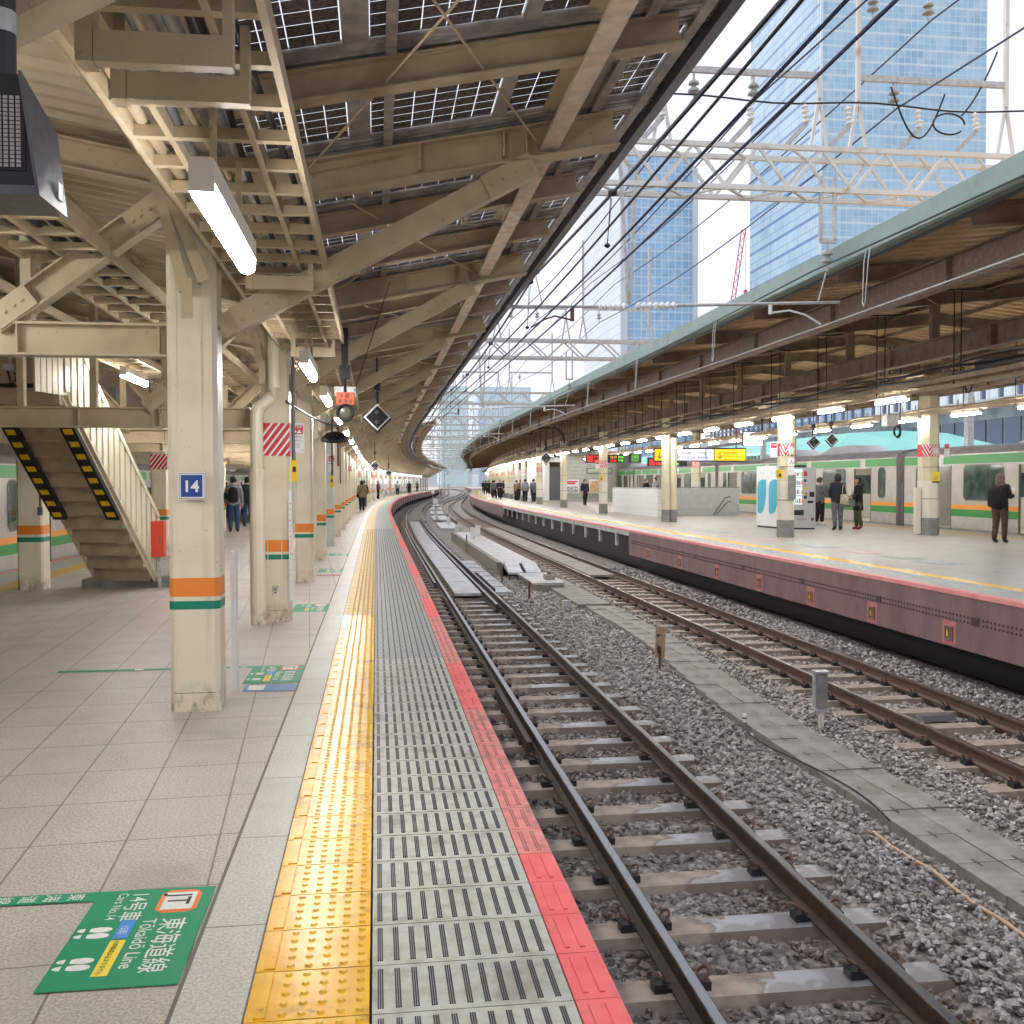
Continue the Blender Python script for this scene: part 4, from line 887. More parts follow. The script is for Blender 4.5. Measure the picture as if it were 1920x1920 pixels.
# ---------------------------------------------------------------- metal stair
t = thing('metal_stair', 'steep beige open metal stair seen from below with a slatted side rail', 'stair', pt(15.8, -4.32, 0))
Bs, Ts = V(15.85, -4.36, .16), V(13.55, -4.98, 2.72); d = Ts-Bs; hv = Vector((d.x, d.y, 0)).normalized(); sd = Vector((-hv.y, hv.x, 0)); sd = sd if sd.dot(fr(14)[0]) > 0 else -sd
W_ = .44
for sg in (-1, 1):
    b = M(); b.bar(Bs+sd*W_*sg, Ts+sd*W_*sg, .02, .22); b.bar(Bs+sd*(W_+.035)*sg-Vector((0, 0, .1)), Ts+sd*(W_+.035)*sg-Vector((0, 0, .1)), .07, .02); part('stringer', b, STEEL if 0 else CREAM, t)
n = 13; tr = None
for i in range(n):
    c = Bs+d*((i+.5)/n); a = sd*(W_-.01)
    b = M().use(STEEL); b.bar(c-a+Vector((0, 0, .04)), c+a+Vector((0, 0, .04)), .24, .02, (0, 0, 1)); b.use(STEELD).bar(c-a+hv*.1-Vector((0, 0, .06)), c+a+hv*.1-Vector((0, 0, .06)), .014, .18)
    b.use(CREAM).bar(c-a-hv*.115+Vector((0, 0, .022)), c+a-hv*.115+Vector((0, 0, .022)), .03, .05)  # paler nosing bar paints in the highlight along each ledge
    part('tread', b, None, t)
b = M()
for i in range(17):
    c = Bs+d*(i/16)*.98+sd*(W_+.03); b.bar(c, c+Vector((0, 0, .86)), .025, .10, hv)
b.bar(Bs+sd*(W_+.03)+Vector((0, 0, .88)), Ts+sd*(W_+.03)+Vector((0, 0, .88)), .05, .06); part('side_railing', b, CREAM, t)
b = M()
for i in range(5): c = Ts - hv*0 + sd*(W_+.03)+hv*(.12*i+.1); b.bar(c+Vector((0, 0, -.1)), c+Vector((0, 0, .7)), .025, .10, hv)
part('upper_railing', b, CREAM, t)
part('landing', M().use(GALV).box(-9.6, -6.9, 11.6, 13.2, 2.46, 2.47).use(STEELD).cb(12.2, 13.35, -6.6, -4.55, 2.47, 2.69).use(STEEL).cb(12.3, 13.3, -6.6, -4.52, 2.74, 3.25) if 0 else M().use(STEELD).cb(13.3, 15.2, -6.9, -4.55, 2.5, 2.70).use(STEEL).cb(13.36, 15.2, -6.9, -4.58, 2.76, 3.3), None, t)
b = M()
for o in (-5.9, -5.45, -5.05, -4.62): b.cb(13.32, 13.38, o-.02, o+.02, 2.74, 3.3)
part('landing_posts', b, STEEL, t)
part('base_block', M().cb(15.7, 16.15, -4.98, -3.72, 0, .13), CONC, t)
for sg in (-1, 1):
    q = M().use(BLACK); h = M(); e1, e2 = Bs+d*.40, Bs+d*.88; off = Vector((0, 0, -.14))-hv*(-.02)
    nrm = sd.cross(d).normalized(); nrm = nrm if nrm.z < 0 else -nrm
    c0 = sd*(W_*sg-.05*sg)
    q.bar(e1+c0+nrm*.19, e2+c0+nrm*.19, .20, .06, nrm)
    for i in range(8):
        f = (i+.5)/8; p = e1+(e2-e1)*f+c0+nrm*.223; dd = (e2-e1).normalized(); q.use(YEL); q.bar(p-dd*.045, p+dd*.04, .12, .006, nrm)
    part('hazard_pad', q, None, t)
t = thing('fire_extinguisher_box', 'red extinguisher box on a grey post at the foot of the metal stair', 'extinguisher box', pt(15.6, -3.87, 0), -hd(15))
mk('box', M().box(-.09, .09, -.09, .09, .46, .98), mat('orange_red', (.62, .065, .03), .45), t); mk('post', M().box(-.02, .02, .02, .06, 0, .46), GALV, t); mk('door_handle', M().box(.03, .045, -.097, -.09, .66, .76), DGREY, t)
b = M().use(GALV).cb(13.2, 13.3, -5.17, -5.05, 2.9, 2.98).use(WHITE).cyl(pt(13.25, -5.1, 2.98), pt(13.25, -5.1, 3.2), .02).use(BLACK).tube([pt(13.25, -5.13, 2.9), pt(13.25, -5.1, 2.76), pt(13.25, -5.04, 2.78), pt(13.25, -5.05, 2.88)], .012)
solo('small_camera_fixture', b, None, 'small white fixture with a looping black cable before the stair landing', 'fixture')
# yellow exit sign far left
plate('exit_sign', 'yellow overhead sign with a down arrow between the thick column and the drainpipe', 'sign', 38, -6.1, -5.20, 2.22, 2.50, mat('lit_yellow', (1, .62, .02), .5, emit=.5), (('↓', .12, .04, .24, BLACK, .01), ('改札', .42, .08, .13, BLACK, .004)), None, .1)
# wall blocks in the middle of the left platform (kiosk-like white enclosure)
solo('white_enclosure', M().cb(40, 52, -5.0, -3.6, 0, 2.3), GREYP, 'plain white enclosure in the middle of the left platform behind the two waiting people', 'enclosure')
# ---------------------------------------------------------------- floor decals
DG = mat('decal_green', (.0, .27, .12), .45); DW = mat('decal_white', (.80, .79, .75), .5, c2=(.62, .62, .57), sc=60, lo=.45, hi=.8); DO = mat('decal_orange', (.85, .20, .05), .45); DB = mat('decal_blue', (.06, .27, .72), .45); DY = mat('decal_yellow', (.90, .72, .06), .45)
def foot(mb, T, x, y, k):
    sole = [(.043*math.cos(a), .021*math.sin(a)*(1+.18*math.cos(a))) for a in np.linspace(-2.35, 2.35, 14)]
    mb.add([T(x+q, y+.085+p) for p, q in sole], [tuple(range(14))])
    heel = [(.030*math.cos(a), .0165*math.sin(a)) for a in np.linspace(1.72, 4.56, 9)]
    mb.add([T(x+q, y+.042+p) for p, q in heel], [tuple(range(9))])
def rect(mb, T, a, b, c, d): mb.add([T(a, c), T(b, c), T(b, d), T(a, d)], [(0, 1, 2, 3)])
def decal(s1, o0, label, k=1., extra=True, num='14', o_ext=True):
    def TT(z): return lambda x, y: pt(s1-x*k, o0+y*k, z)
    T1_, T2_, T3_, T4_ = TT(.0045), TT(.006), TT(.0072), TT(.0084)
    g = M(); rect(g, T1_, 0, .77, 0, .42)
    if o_ext: rect(g, T1_, 0.0, .085, -1.55, 0)
    root = solo('floor_marking', g, DG, label, 'floor marking', 'green boarding marks on the left floor')
    L = tuple(root.location)
    w = M(); text(w, '東海道線', .098, lambda x, y: T2_(.275+x*1.05, .285+y), .006); text(w, 'Tōkaidō Line', .066, lambda x, y: T2_(.275+x*1.05, .215+y), .008)
    text(w, num+'号車', .085, lambda x, y: T2_(.03+x, .128+y), .006); text(w, 'Cars No.'+num, .05, lambda x, y: T2_(.03+x, .078+y), .006)
    if extra:
        for cx in (.345, .392, .575, .622): foot(w, T2_, cx, -.002, 1.)
    mk('lettering', w, DW, root, L)
    b = M(); q = .03
    b.add([T2_(.025+a, .235+c) for a, c in ((q, 0), (.205-q, 0), (.205, q), (.205, .145-q), (.205-q, .145), (q, .145), (0, .145-q), (0, q))], [tuple(range(8))]); mk('badge_border', b, DO, root, L)
    b = M(); rect(b, T3_, .05, .205, .252, .363); mk('badge_face', b, DW, root, L)
    b = M(); text(b, 'JT', .115, lambda x, y: T4_(.068+x, .268+y), .01); mk('badge_letters', b, BLACK, root, L)
    b = M(); rect(b, T2_, .275, .42, .142, .192); mk('blue_pill', b, DB, root, L); b = M(); text(b, '15両', .035, lambda x, y: T3_(.32+x, .153+y)); mk('pill_text', b, DW, root, L)
    b = M(); rect(b, T2_, .435, .69, .142, .192); mk('yellow_pill', b, DY, root, L); b = M(); text(b, '10両編成は止まりません', .022, lambda x, y: T3_(.442+x, .157+y)); mk('pill_text', b, BLACK, root, L)
    if o_ext:   # small lettering running along the thin strip (reads towards the track)
        b = M()
        for i, ch in enumerate('東海道線'): text(b, ch, .066, lambda x, y, i=i: T2_(.010+x, -.10-.085*i+y), .004)
        for j in (-.47, -.95): rect(b, T2_, .012, .072, j, j+.07)
        mk('strip_lettering', b, DW, root, L)
    return root
decal(4.06, -1.745, 'large green floor marking for the nearest boarding spot with JT badge and footprints')
decal(8.83, -1.735, 'green floor marking beyond the thick column, next to a blue patch', 1., True, '14')
b = M(); rect(b, lambda x, y: pt(8.0-x, -1.70+y, .0045), 0, .24, 0, .38); r0 = solo('blue_floor_patch', b, mat('faded_blue', (.12, .25, .5), .5), 'blue floor patch with footprints touching the second green marking', 'floor marking')
w = M(); rect(w, lambda x, y: pt(8.0-x, -1.70+y, .006), .02, .20, .03, .15); mk('white_field', w, DW, r0, tuple(r0.location))
for i, (s, lab) in enumerate(((13.2, 'green floor marking beside the red striped column'), (18.6, 'fourth green floor marking, pale with distance'), (22.6, 'fifth green floor marking near the grey boxed column'))):
    decal(s, -1.72, lab, 1., False, '13', False)
b = M(); rect(b, lambda x, y: pt(17.4-x, -1.70+y, .0045), 0, .3, 0, .38); solo('red_floor_patch', b, mat('faded_maroon', (.40, .12, .12), .5), 'faded maroon floor patch just before the fourth green marking', 'floor marking')

# ================================================================ RIGHT PLATFORM CANOPY
cr2 = thing('station_canopy', 'brown steel canopy over the right platform with a grey green edge fascia', 'canopy', pt(26, 10.4, 3.9))
part('fascia', M().sweep([(6.27, 4.83), (6.33, 4.81), (6.36, 5.10), (6.33, 5.13), (6.27, 5.12)], 4, 260, 1), TEAL, cr2)
b = M().use(TEAL).sweep([(6.33, 4.84), (6.60, 4.86), (6.60, 4.90), (6.33, 4.88)], 4, 260, 1).use(DARK).sweep([(6.42, 4.76), (6.46, 4.76), (6.46, 4.80), (6.42, 4.80)], 4, 120, 1); part('gutter', b, None, cr2)
def zq(o): return 4.98 + (o-6.3)*.10 if o < 12.5 else 5.6 - (o-12.5)*.10
b = M(); n = 0; t = 4.
while t < 80:
    for a, z in ((0, 0), (.03, .10), (.17, .10), (.20, 0)):
        b.v += [pt(t+a, 6.6, zq(6.6)-.05+z), pt(t+a, 12.5, zq(12.5)-.05+z), pt(t+a, 18.7, zq(18.7)-.05+z)]; n += 1
    t += .36
for i in range(n-1): b.f += [(3*i, 3*i+3, 3*i+4, 3*i+1), (3*i+1, 3*i+4, 3*i+5, 3*i+2)]
b.mi = [0]*len(b.f)
ts = list(np.arange(80, 262, 3)); b.add([pt(q, o, zq(o)) for q in ts for o in (6.6, 12.5, 18.7)], [f for i in range(len(ts)-1) for f in ((3*i, 3*i+3, 3*i+4, 3*i+1), (3*i+1, 3*i+4, 3*i+5, 3*i+2))])
part('roof_deck', b, BROWNR, cr2)
def isweep(mb, o, z0, z1, w, s0, s1, t=.02):
    c = .01; return mb.sweep([(o-w/2, z0), (o+w/2, z0), (o+w/2, z0+t), (o+c, z0+t), (o+c, z1-t), (o+w/2, z1-t), (o+w/2, z1), (o-w/2, z1), (o-w/2, z1-t), (o-c, z1-t), (o-c, z0+t), (o-w/2, z0+t)], s0, s1, 1)
for nm, o, z0, z1, w, m_ in (('outer_girder', 7.35, 4.28, 4.70, .2, BROWND), ('column_girder', 10.4, 3.97, 4.37, .22, BROWN), ('rear_column_girder', 15.0, 3.97, 4.37, .22, BROWN), ('rear_outer_girder', 18.0, 4.36, 4.78, .2, BROWND)):
    b = isweep(M(), o, z0, z1, w, 4, 258)
    for k in range(24):
        s = 10+k*2.78*1.33; b.bar(V(s, o-.005, (z0+z1)/2)-fr(s)[0]*.09, V(s, o-.005, (z0+z1)/2)+fr(s)[0]*.09, .02, z1-z0-.04)
    part(nm, b, m_, cr2)
for k in range(-5, 60):
    s = 26.85+3.7*k
    if s < 5: continue
    b = M().ib(V(s, 6.62, zq(6.62)-.2), V(s, 12.5, zq(12.5)-.2), .16, .26).ib(V(s, 12.5, zq(12.5)-.2), V(s, 18.6, zq(18.6)-.2), .16, .26)
    part('rafter', b, BROWN, cr2)
    if s < 80:
        for o in (10.4, 15.0): part('girder_post', M().bar(V(s, o, 4.37), V(s, o, zq(o)-.3), .16, .16), BROWN, cr2)
b = M()
for k in range(12):
    s = 8+7.4*k; b.cyl(V(s, 7.4, 4.72), V(s+3.7, 10.3, 4.98), .008, 5).cyl(V(s+3.7, 7.4, 4.72), V(s, 10.3, 4.98), .008, 5)
part('tie_rods', b, STEELD, cr2)
b = M()
for o in (8.5, 9.5, 11.4, 13, 14.2, 16.4): b.ib(V(5, o, zq(o)-.09), V(44, o, zq(o)-.09), .08, .1)
part('purlins', b, BROWN, cr2)
# columns of the right platform
BASEG = mat('grey_column_base', (.30, .30, .29), .7, c2=(.22, .22, .21), sc=6)
CREAMR = mat('yellowish_column_paint', (.70, .66, .47), .42, c2=(.60, .55, .38), sc=2.5, lo=.5, hi=.8)
CREAMW = mat('whitish_column_paint', (.78, .75, .66), .42, c2=(.62, .57, .48), sc=5, lo=.55, hi=.8)
def rcol(s, o, w, label, hz=True, double=False, group='columns of the right platform'):
    t = thing('platform_column', label, 'column', pt(s, o, 0), -hd(s), group); d = w*.95; ch = w*.27
    def oc(z0, z1, m, e=0):
        a = w/2+e; b = M().use(m); pr = [(-a+ch, -a), (a-ch, -a), (a, -a+ch), (a, a-ch), (a-ch, a), (-a+ch, a), (-a, a-ch), (-a, -a+ch)]
        return b.ext(pr, (0, 0, z0), (0, 0, z1), (0, 1, 0))
    if double: mk('shaft', M().use(CREAMR).cyl((-.1, 0, 0), (-.1, 0, 3.96), .16, 18).cyl((.19, -.03, .0), (.19, -.03, 3.2), .13, 16), None, t); mk('base_sleeve', M().cyl((-.1, 0, 0), (-.1, 0, .47), .166, 18).cyl((.19, -.03, 0), (.19, -.03, .47), .136, 16), BASEG, t)
    else:
        mk('shaft', oc(0, 3.96, CREAMR), None, t); mk('lower_sleeve', oc(.48, 1.55, CREAMW, .006), None, t); mk('base_sleeve', oc(0, .48, BASEG, .010), None, t)
        mk('clamp_rings', oc(1.02, 1.035, CLIP, .012).ext([(-w/2, -w/2-.012), (w/2, -w/2-.012), (w/2, w/2), (-w/2, w/2)], (0, 0, 1.93), (0, 0, 1.942), (0, 1, 0)), None, t)
    if hz:
        b = oc(2.23, 2.58, RED, .008); b.use(WHITE); a = w/2-ch
        for i in range(-4, 5):
            x0 = -a+.01+i*.085; poly = clip([(x0, 2.235), (x0+.04, 2.235), (x0+.24, 2.575), (x0+.20, 2.575)], -a, a)
            if len(poly) > 2: b.add([(x, -w/2-.011, z) for x, z in poly], [tuple(range(len(poly)))])
        for i in range(-4, 4):
            x0 = i*.06; poly = clip([(x0, 2.235), (x0+.03, 2.235), (x0+.16, 2.575), (x0+.13, 2.575)], 0, ch)
            if len(poly) > 2:
                for sg in (-1, 1): b.add([(sg*(w/2-ch+x+.012), -w/2+x-.016, z) for x, z in poly], [tuple(range(len(poly)))])
        mk('hazard_wrap', b, None, t)
    return t
rcol(27.05, 10.44, .40, 'octagonal cream column standing before the vending machines')
rcol(38.15, 10.35, .40, 'double round cream column before the stair walls', False, True)
rcol(49.0, 10.2, .38, 'slim cream column with striped wrap beside the grey stair wall')
rcol(60.7, 10.25, .38, 'cream column with small notices before the poster wall', False)
rcol(71.5, 10.25, .42, 'cream column beside the dark grey door')
rcol(27.75, 15.02, .52, 'thick octagonal cream column before the green striped train')
rcol(49.5, 15.0, .42, 'rear cream column seen over the stair wall, left of the clock')
rcol(38.6, 15.4, .42, 'rear cream column with striped wrap behind the yellow sign')
for k in range(20): rcol(82.3+5.6*k, 10.3, .38, 'distant cream column in the far row of the right platform', k % 2 == 0)
# rack, hanger rods and lamps of the right platform
rk2 = thing('cable_rack', 'long brown cable rack hung on black rods above the right platform lamps', 'cable rack', pt(20, 9.95, 3.36), 0, 'cable racks under the roofs')
b = M()
for o in (9.72, 10.16): b.sweep([(o-.02, 3.38), (o+.02, 3.38), (o+.02, 3.46), (o-.02, 3.46)], 8, 200, 1)
b.sweep([(9.78, 3.26), (9.84, 3.26), (9.84, 3.32), (9.78, 3.32)], 8, 200, 1)
part('side_rails', b, STEELD, rk2)
b = M()
for k in range(90): s = 12+k*.5; b.bar(V(s, 9.72, 3.41), V(s, 10.16, 3.41), .03, .03)
tag(part('rungs', b, STEELD, rk2), kind='stuff')
hr = None
for k in range(22):
    s = 11.8+k*2.9; b = M().cyl(pt(s, 9.72, 3.3), pt(s, 9.72, zq(9.7)-.3), .012, 5).cyl(pt(s+.5, 10.16, 3.3), pt(s+.5, 10.16, zq(10.1)-.3), .012, 5).bar(pt(s, 9.5, zq(9.7)-.32), pt(s+.1, 10.4, zq(10.1)-.32), .04, .03)
    part('hanger_rod', b, DARK, rk2)
for j, (o, z, r, m_) in enumerate(((9.8, 3.5, .03, CABLE), (9.9, 3.52, .04, STEELD), (10.0, 3.5, .03, WIRE), (10.08, 3.52, .035, BROWN), (10.25, 3.7, .03, WIRE), (10.6, 3.85, .045, STEELD), (9.6, 3.62, .02, WIRE))):
    part('cable', M().tube([pt(q, o+.05*math.sin(q*.7+j), z+.04*math.sin(q*1.3+2*j)) for q in np.arange(9, 110, .6)], r, 6), m_, rk2)
for k in range(9):
    s = 14.6+k*2.9; b = M()
    b.cb(s, s+.7, 10.3+.2*(k % 3), 10.75+.2*(k % 2), 3.42, 3.42+.28+.1*(k % 3))
    part('equipment_box', b, (BROWN, DGREY, STEELD)[k % 3], rk2)
    part('cable_loop', M().tube([pt(s+.9+.12*math.cos(a), 10.5, 3.5+.18*math.sin(a)-.1) for a in np.linspace(0, 6.3, 14)], .018, 5), WIRE, rk2)
rk3 = thing('cable_rack', 'second cable rack of the right platform nearer the green striped train', 'cable rack', pt(24, 14.6, 3.4), 0, 'cable racks under the roofs')
b = M()
for o in (14.35, 14.75): b.sweep([(o-.02, 3.38), (o+.02, 3.38), (o+.02, 3.46), (o-.02, 3.46)], 12, 200, 1)
for j in range(4): b.tube([pt(q, 14.4+.1*j+.05*math.sin(q*.8+j), 3.5+.03*math.sin(q*1.7+j)) for q in np.arange(12, 80, .7)], .03, 5)
part('side_rails', b, STEELD, rk3)
for k in range(26): s = 14+k*2.2; part('hanger_rod', M().cyl(pt(s, 14.4, 3.3), pt(s, 14.4, zq(14.4)-.3), .012, 5), DARK, rk3)
lr = dup(lp, pt(20.35, 9.98, 3.2), -hd(20), 'nearest big tube lamp under the brown canopy at the right', 'lamps of the right platform')
for i in range(1, 62):
    s = 20.35+2.9*i
    dup(lp, pt(s, 9.98, 3.2), -hd(s), ('%s tube lamp of the front row under the right canopy' % ORD[i]) if i < 6 else 'distant tube lamp in the front row of the right canopy', 'lamps of the right platform')
for i in range(34):
    s = 22.3+2.9*i
    dup(lp, pt(s, 14.6, 3.28), -hd(s), ('%s tube lamp of the rear row before the train' % ORD[i]) if i < 5 else 'distant tube lamp in the rear row of the right canopy', 'rear lamps of the right platform')
# hanging box with cable loops
b = M().use(GALV).cb(24.4, 24.7, 12.0, 12.32, 2.92, 3.2).use(DARK).cyl(V(24.5, 12.1, 3.2), V(24.5, 12.1, 4.9), .02, 6).cyl(V(24.5, 12.4, 2.9), V(24.5, 12.4, 4.9), .02, 6)
for j in range(3): b.tube([pt(24.4, 12.25+.08*math.cos(a)+.02*j, 2.78+(.12+.02*j)*math.sin(a)) for a in np.linspace(0, 6.28, 16)], .014, 5)
solo('hanging_junction_box', b, None, 'grey junction box with drooping black cable loops hanging under the right canopy', 'junction box')
# diamonds right
diamond(60, 9.1, 2.95, .38, 'black diamond signal over the right platform near the grey room')
diamond(31, 13.0, 2.78, .21, 'left one of two black diamond signals before the train'); diamond(30.6, 13.42, 2.84, .21, 'right one of two black diamond signals before the train')
b = M().tube([pt(60, 8.2, 4.3), pt(60, 8.3, 4.7), pt(60, 9.1, 4.75), pt(60, 9.7, 4.7), pt(60, 10.1, 4.4), pt(60, 10.2, 3.8)], .05, 8); solo('black_conduit_arch', b, DARK, 'black conduit arching over the right diamond signal', 'conduit')
# ---------------------------------------------------------------- signs
LY = mat('lit_sign_yellow', (1, .56, .01), .5, emit=.42); LW = mat('lit_sign_white', (.80, .82, 1), .5, emit=.40); LP = mat('lit_lavender', (.72, .70, 1.0), .5, emit=.4)
LR = mat('led_red', (1, .03, .02), .5, emit=1.0); LG = mat('led_green', (.25, 1, .1), .5, emit=.6); LO = mat('led_amber', (1, .45, .03), .5, emit=.8)
t = thing('direction_sign', 'long overhead direction sign, yellow and white, above the right stair walls', 'sign', pt(40, 12.2, 2.36), -hd(40)+.0)
mk('frame', M().box(-1.92, 1.92, -.0, .16, -.02, .54).box(-1.6, -1.56, .05, .09, .54, 2.4).box(1.5, 1.54, .05, .09, .54, 2.4), DARK, t)
for nm, a, b_, m_ in (('yellow_panel', -1.88, -1.15, LY), ('white_panel', -1.11, .22, LW), ('small_white_panel', .25, .56, LP), ('yellow_panel', .60, 1.88, LY)): mk(nm, M().box(a, b_, -.008, .0, .03, .48), m_, t)
w = M()
for st, x, z, sz in (('↓', -1.82, .1, .34), ('↓', -1.06, .1, .30), ('↓', .68, .1, .34)): text(w, st, sz, lambda a, c, x=x, z=z: (x+a, -.011, z+c), .005)
for st, x, z, sz in (('中央線', -.78, .27, .13), ('京浜東北線', -.78, .10, .11), ('山手線', -.12, .27, .12), ('横須賀線', -.12, .10, .11), ('丸の内南口', -1.6, .27, .10), ('丸の内南口', .98, .28, .12), ('Marunouchi South Exit', .98, .18, .07), ('改札', .98, .06, .09)): text(w, st, sz, lambda a, c, x=x, z=z: (x+a, -.011, z+c))
mk('lettering', w, BLACK, t)
t = plate('station_name_sign', 'white station name sign with green and orange band hanging before the train', 'sign', 40.2, 14.05, 14.92, 2.98, 3.58, DARK, (), None, .1, lambda e, w, h: e.use(LW).box(-w+.03, w-.03, -.003, 0, .03, h-.03).use(GREEN).box(-w+.10, w-.1, -.006, -.003, .17, .25).use(DO).box(-.05, .05, -.008, -.006, .17, .25))
e = M(); text(e, '東京', .17, lambda a, c: (-.17+a, -.007, .36+c), .01); text(e, 'Tōkyō', .06, lambda a, c: (-.08+a, -.007, .29+c)); text(e, 'とうきょう', .045, lambda a, c: (-.1+a, -.007, .08+c)); mk('lettering', e, BLACK, t)
mk('hangers', M().box(.36, .42, .02, .08, .6, 1.9), DARK, t)
def led(s, o0, o1, z0, z1, label, rows):
    t = plate('departure_board', label, 'departure board', s, o0, o1, z0, z1, DARK, (), 'led departure boards', .14)
    w = (o1-o0)/2
    for st, x, z, sz, m_ in rows:
        e = M(); text(e, st, sz, lambda a, c: (-w+x+a, -.004, z+c), .004); mk('led_lettering', e, m_, t)
    mk('hangers', M().box(-w+.05, -w+.1, .03, .08, z1-z0, 2.0).box(w-.1, w-.05, .03, .08, z1-z0, 2.0), STEEL, t)
led(55, 10.5, 12.62, 2.58, 3.03, 'left red and green LED departure board before the grey room', (('快速アクティー', .08, .25, .17, LR), ('普通 小田原', .08, .06, .16, LR), ('12:13', 1.35, .25, .17, LO), ('熱海', 1.8, .25, .15, LG), ('12:20', 1.35, .06, .16, LR), ('平塚', 1.8, .06, .15, LG)))
led(52, 13.2, 15.3, 2.36, 2.80, 'right LED departure board partly behind the yellow direction sign', (('湘南ライナー', .06, .22, .16, LR), ('普通 宇都宮', .06, .05, .15, LR), ('高崎 12:31', 1.0, .05, .15, LG)))
t = plate('platform_clock', 'square black clock with green dial between the LED boards', 'clock', 54.8, 12.86, 13.56, 2.60, 3.08, DARK, (), None, .12)
e = M().use(mat('clock_green', (.05, .16, .03), .5, emit=.5)).box(-.22, .22, -.006, 0, .03, .45).use(LG)
for i in range(12): a = i*math.pi/6; e.bar((.15*math.sin(a), -.008, .24+.15*math.cos(a)), (.185*math.sin(a), -.008, .24+.185*math.cos(a)), .012, .004, (0, 1, 0))
e.bar((0, -.009, .24), (.13, -.009, .30), .012, .004, (0, 1, 0)).bar((0, -.009, .24), (-.05, -.009, .33), .016, .004, (0, 1, 0)); mk('dial', e, None, t)
plate('guide_sign', 'white sign with left arrow and black pictogram next to the right diamond signal', 'sign', 70, 9.7, 11.6, 2.92, 3.22, WHITE, (('←', .1, .05, .25, BLACK, .012), ('■', .45, .06, .22, BLACK, 0), ('精算所', .85, .07, .18, BLACK, .006)))
# small notices on columns
plate('emergency_button_sign', 'STOP sign at the left of the octagonal column with the yellow button', 'sign', 26.7, 9.86, 10.06, 2.18, 2.60, WHITE, (('STOP', .03, .32, .06, WHITE, .012), ('非常停止', .02, .2, .04, BLACK, .006)), 'stop button signs', .02, lambda e, w, h: e.use(RED).box(-w+.015, w-.015, -.001, 0, h*.62, h-.02))
plate('emergency_button_sign', 'STOP sign at the right of the thick column before the train', 'sign', 27.4, 15.30, 15.46, 2.22, 2.60, WHITE, (('STOP', .02, .29, .05, WHITE, .012), ('非常停止', .015, .18, .034, BLACK, .006)), 'stop button signs', .02, lambda e, w, h: e.use(RED).box(-w+.015, w-.015, -.001, 0, h*.62, h-.02))
plate('emergency_button_sign', 'STOP sign left of the slim striped column by the stair wall', 'sign', 48.7, 9.75, 9.95, 2.16, 2.55, WHITE, (('STOP', .03, .30, .06, WHITE, .012),), 'stop button signs', .02, lambda e, w, h: e.use(RED).box(-w+.015, w-.015, -.001, 0, h*.62, h-.02))
for s, o, z, lab in ((26.72, 10.06, 1.62, 'yellow button box on the octagonal column left of the vending machine'), (48.75, 9.98, 1.6, 'tiny yellow button box on the slim striped column')):
    solo('emergency_button_box', M().use(YEL).cb(s-.06, s+.06, o, o+.12, z, z+.24).use(BLACK).cb(s-.066, s-.06, o+.03, o+.09, z+.04, z+.12), None, lab, 'button box', 'yellow emergency boxes')
plate('smoking_notice', 'white pictogram notice over a grey box on the octagonal column', 'notice', 26.84, 10.42, 10.60, 1.72, 2.18, WHITE, (('人', .04, .3, .12, BLACK, .01), ('入', .02, .05, .1, GALV, 0)))
solo('column_grey_box', M().cb(26.72, 26.84, 10.42, 10.60, 1.05, 1.70), BASEG, 'narrow grey metal box under the pictogram notice', 'box')
plate('stop_pictogram', 'red bordered square pictogram on the striped wrap of the octagonal column', 'notice', 26.82, 10.42, 10.58, 2.28, 2.48, WHITE, (('STOP', .025, .13, .04, RED, .01), ('☟', .05, .02, .09, RED, 0)), None, .008, lambda e, w, h: e.use(RED).box(-w+.008, w-.008, -.0008, 0, .008, h-.008).use(WHITE).box(-w+.018, w-.018, -.0014, 0, .018, h-.018))
plate('stop_pictogram', 'red bordered square pictogram on the striped wrap of the thick column', 'notice', 27.46, 14.98, 15.16, 2.30, 2.50, WHITE, (('STOP', .03, .13, .045, RED, .01), ('☟', .06, .02, .09, RED, 0)), None, .008, lambda e, w, h: e.use(RED).box(-w+.008, w-.008, -.0008, 0, .008, h-.008).use(WHITE).box(-w+.018, w-.018, -.0014, 0, .018, h-.018))
plate('yellow_notice', 'yellow notice with black letters on the thick column before the train', 'notice', 27.47, 14.98, 15.2, 1.49, 1.80, DY, (('とびだし', .02, .17, .045, BLACK, .01), ('危険', .05, .09, .06, BLACK, .012)), None, .006, lambda e, w, h: e.use(BLACK).box(-w, w, -.001, 0, 0, .045))
solo('side_panel_post', M().cb(27.6, 27.7, 14.55, 14.72, .02, 1.35), CREAMW, 'low cream side panel leaning at the left of the thick column', 'panel')
# ---------------------------------------------------------------- stair walls, room
WALLM = mat('grey_wall_panel', (.52, .53, .53), .5, c2=(.45, .46, .46), sc=4); WALLW = mat('light_wall_panel', (.80, .81, .80), .5)
b = M().use(WALLW); P4 = [pt(51.4, 11.2, 0), pt(43.3, 11.35, 0), pt(43.3, 11.75, 0), pt(51.4, 11.6, 0)]
def wallx(mb, p, z0, z1, bev=0):
    c = sum((Vector(q) for q in p), Vector())/4
    lo = [Vector((q[0], q[1], z0)) for q in p]; hi = [Vector((q[0], q[1], z1)) for q in p]
    return mb.hexa(lo[::-1]+hi[::-1]) if ((lo[1]-lo[0]).cross(lo[2]-lo[0])).z < 0 else mb.hexa(lo+hi)
for i in range(4): z = .3*i+.0; wallx(b, P4, z+.008, z+.30)
cc_ = sum((Vector(q) for q in P4), Vector())/4; dd_ = [(cc_-Vector(p)).normalized()*.03 for p in P4]
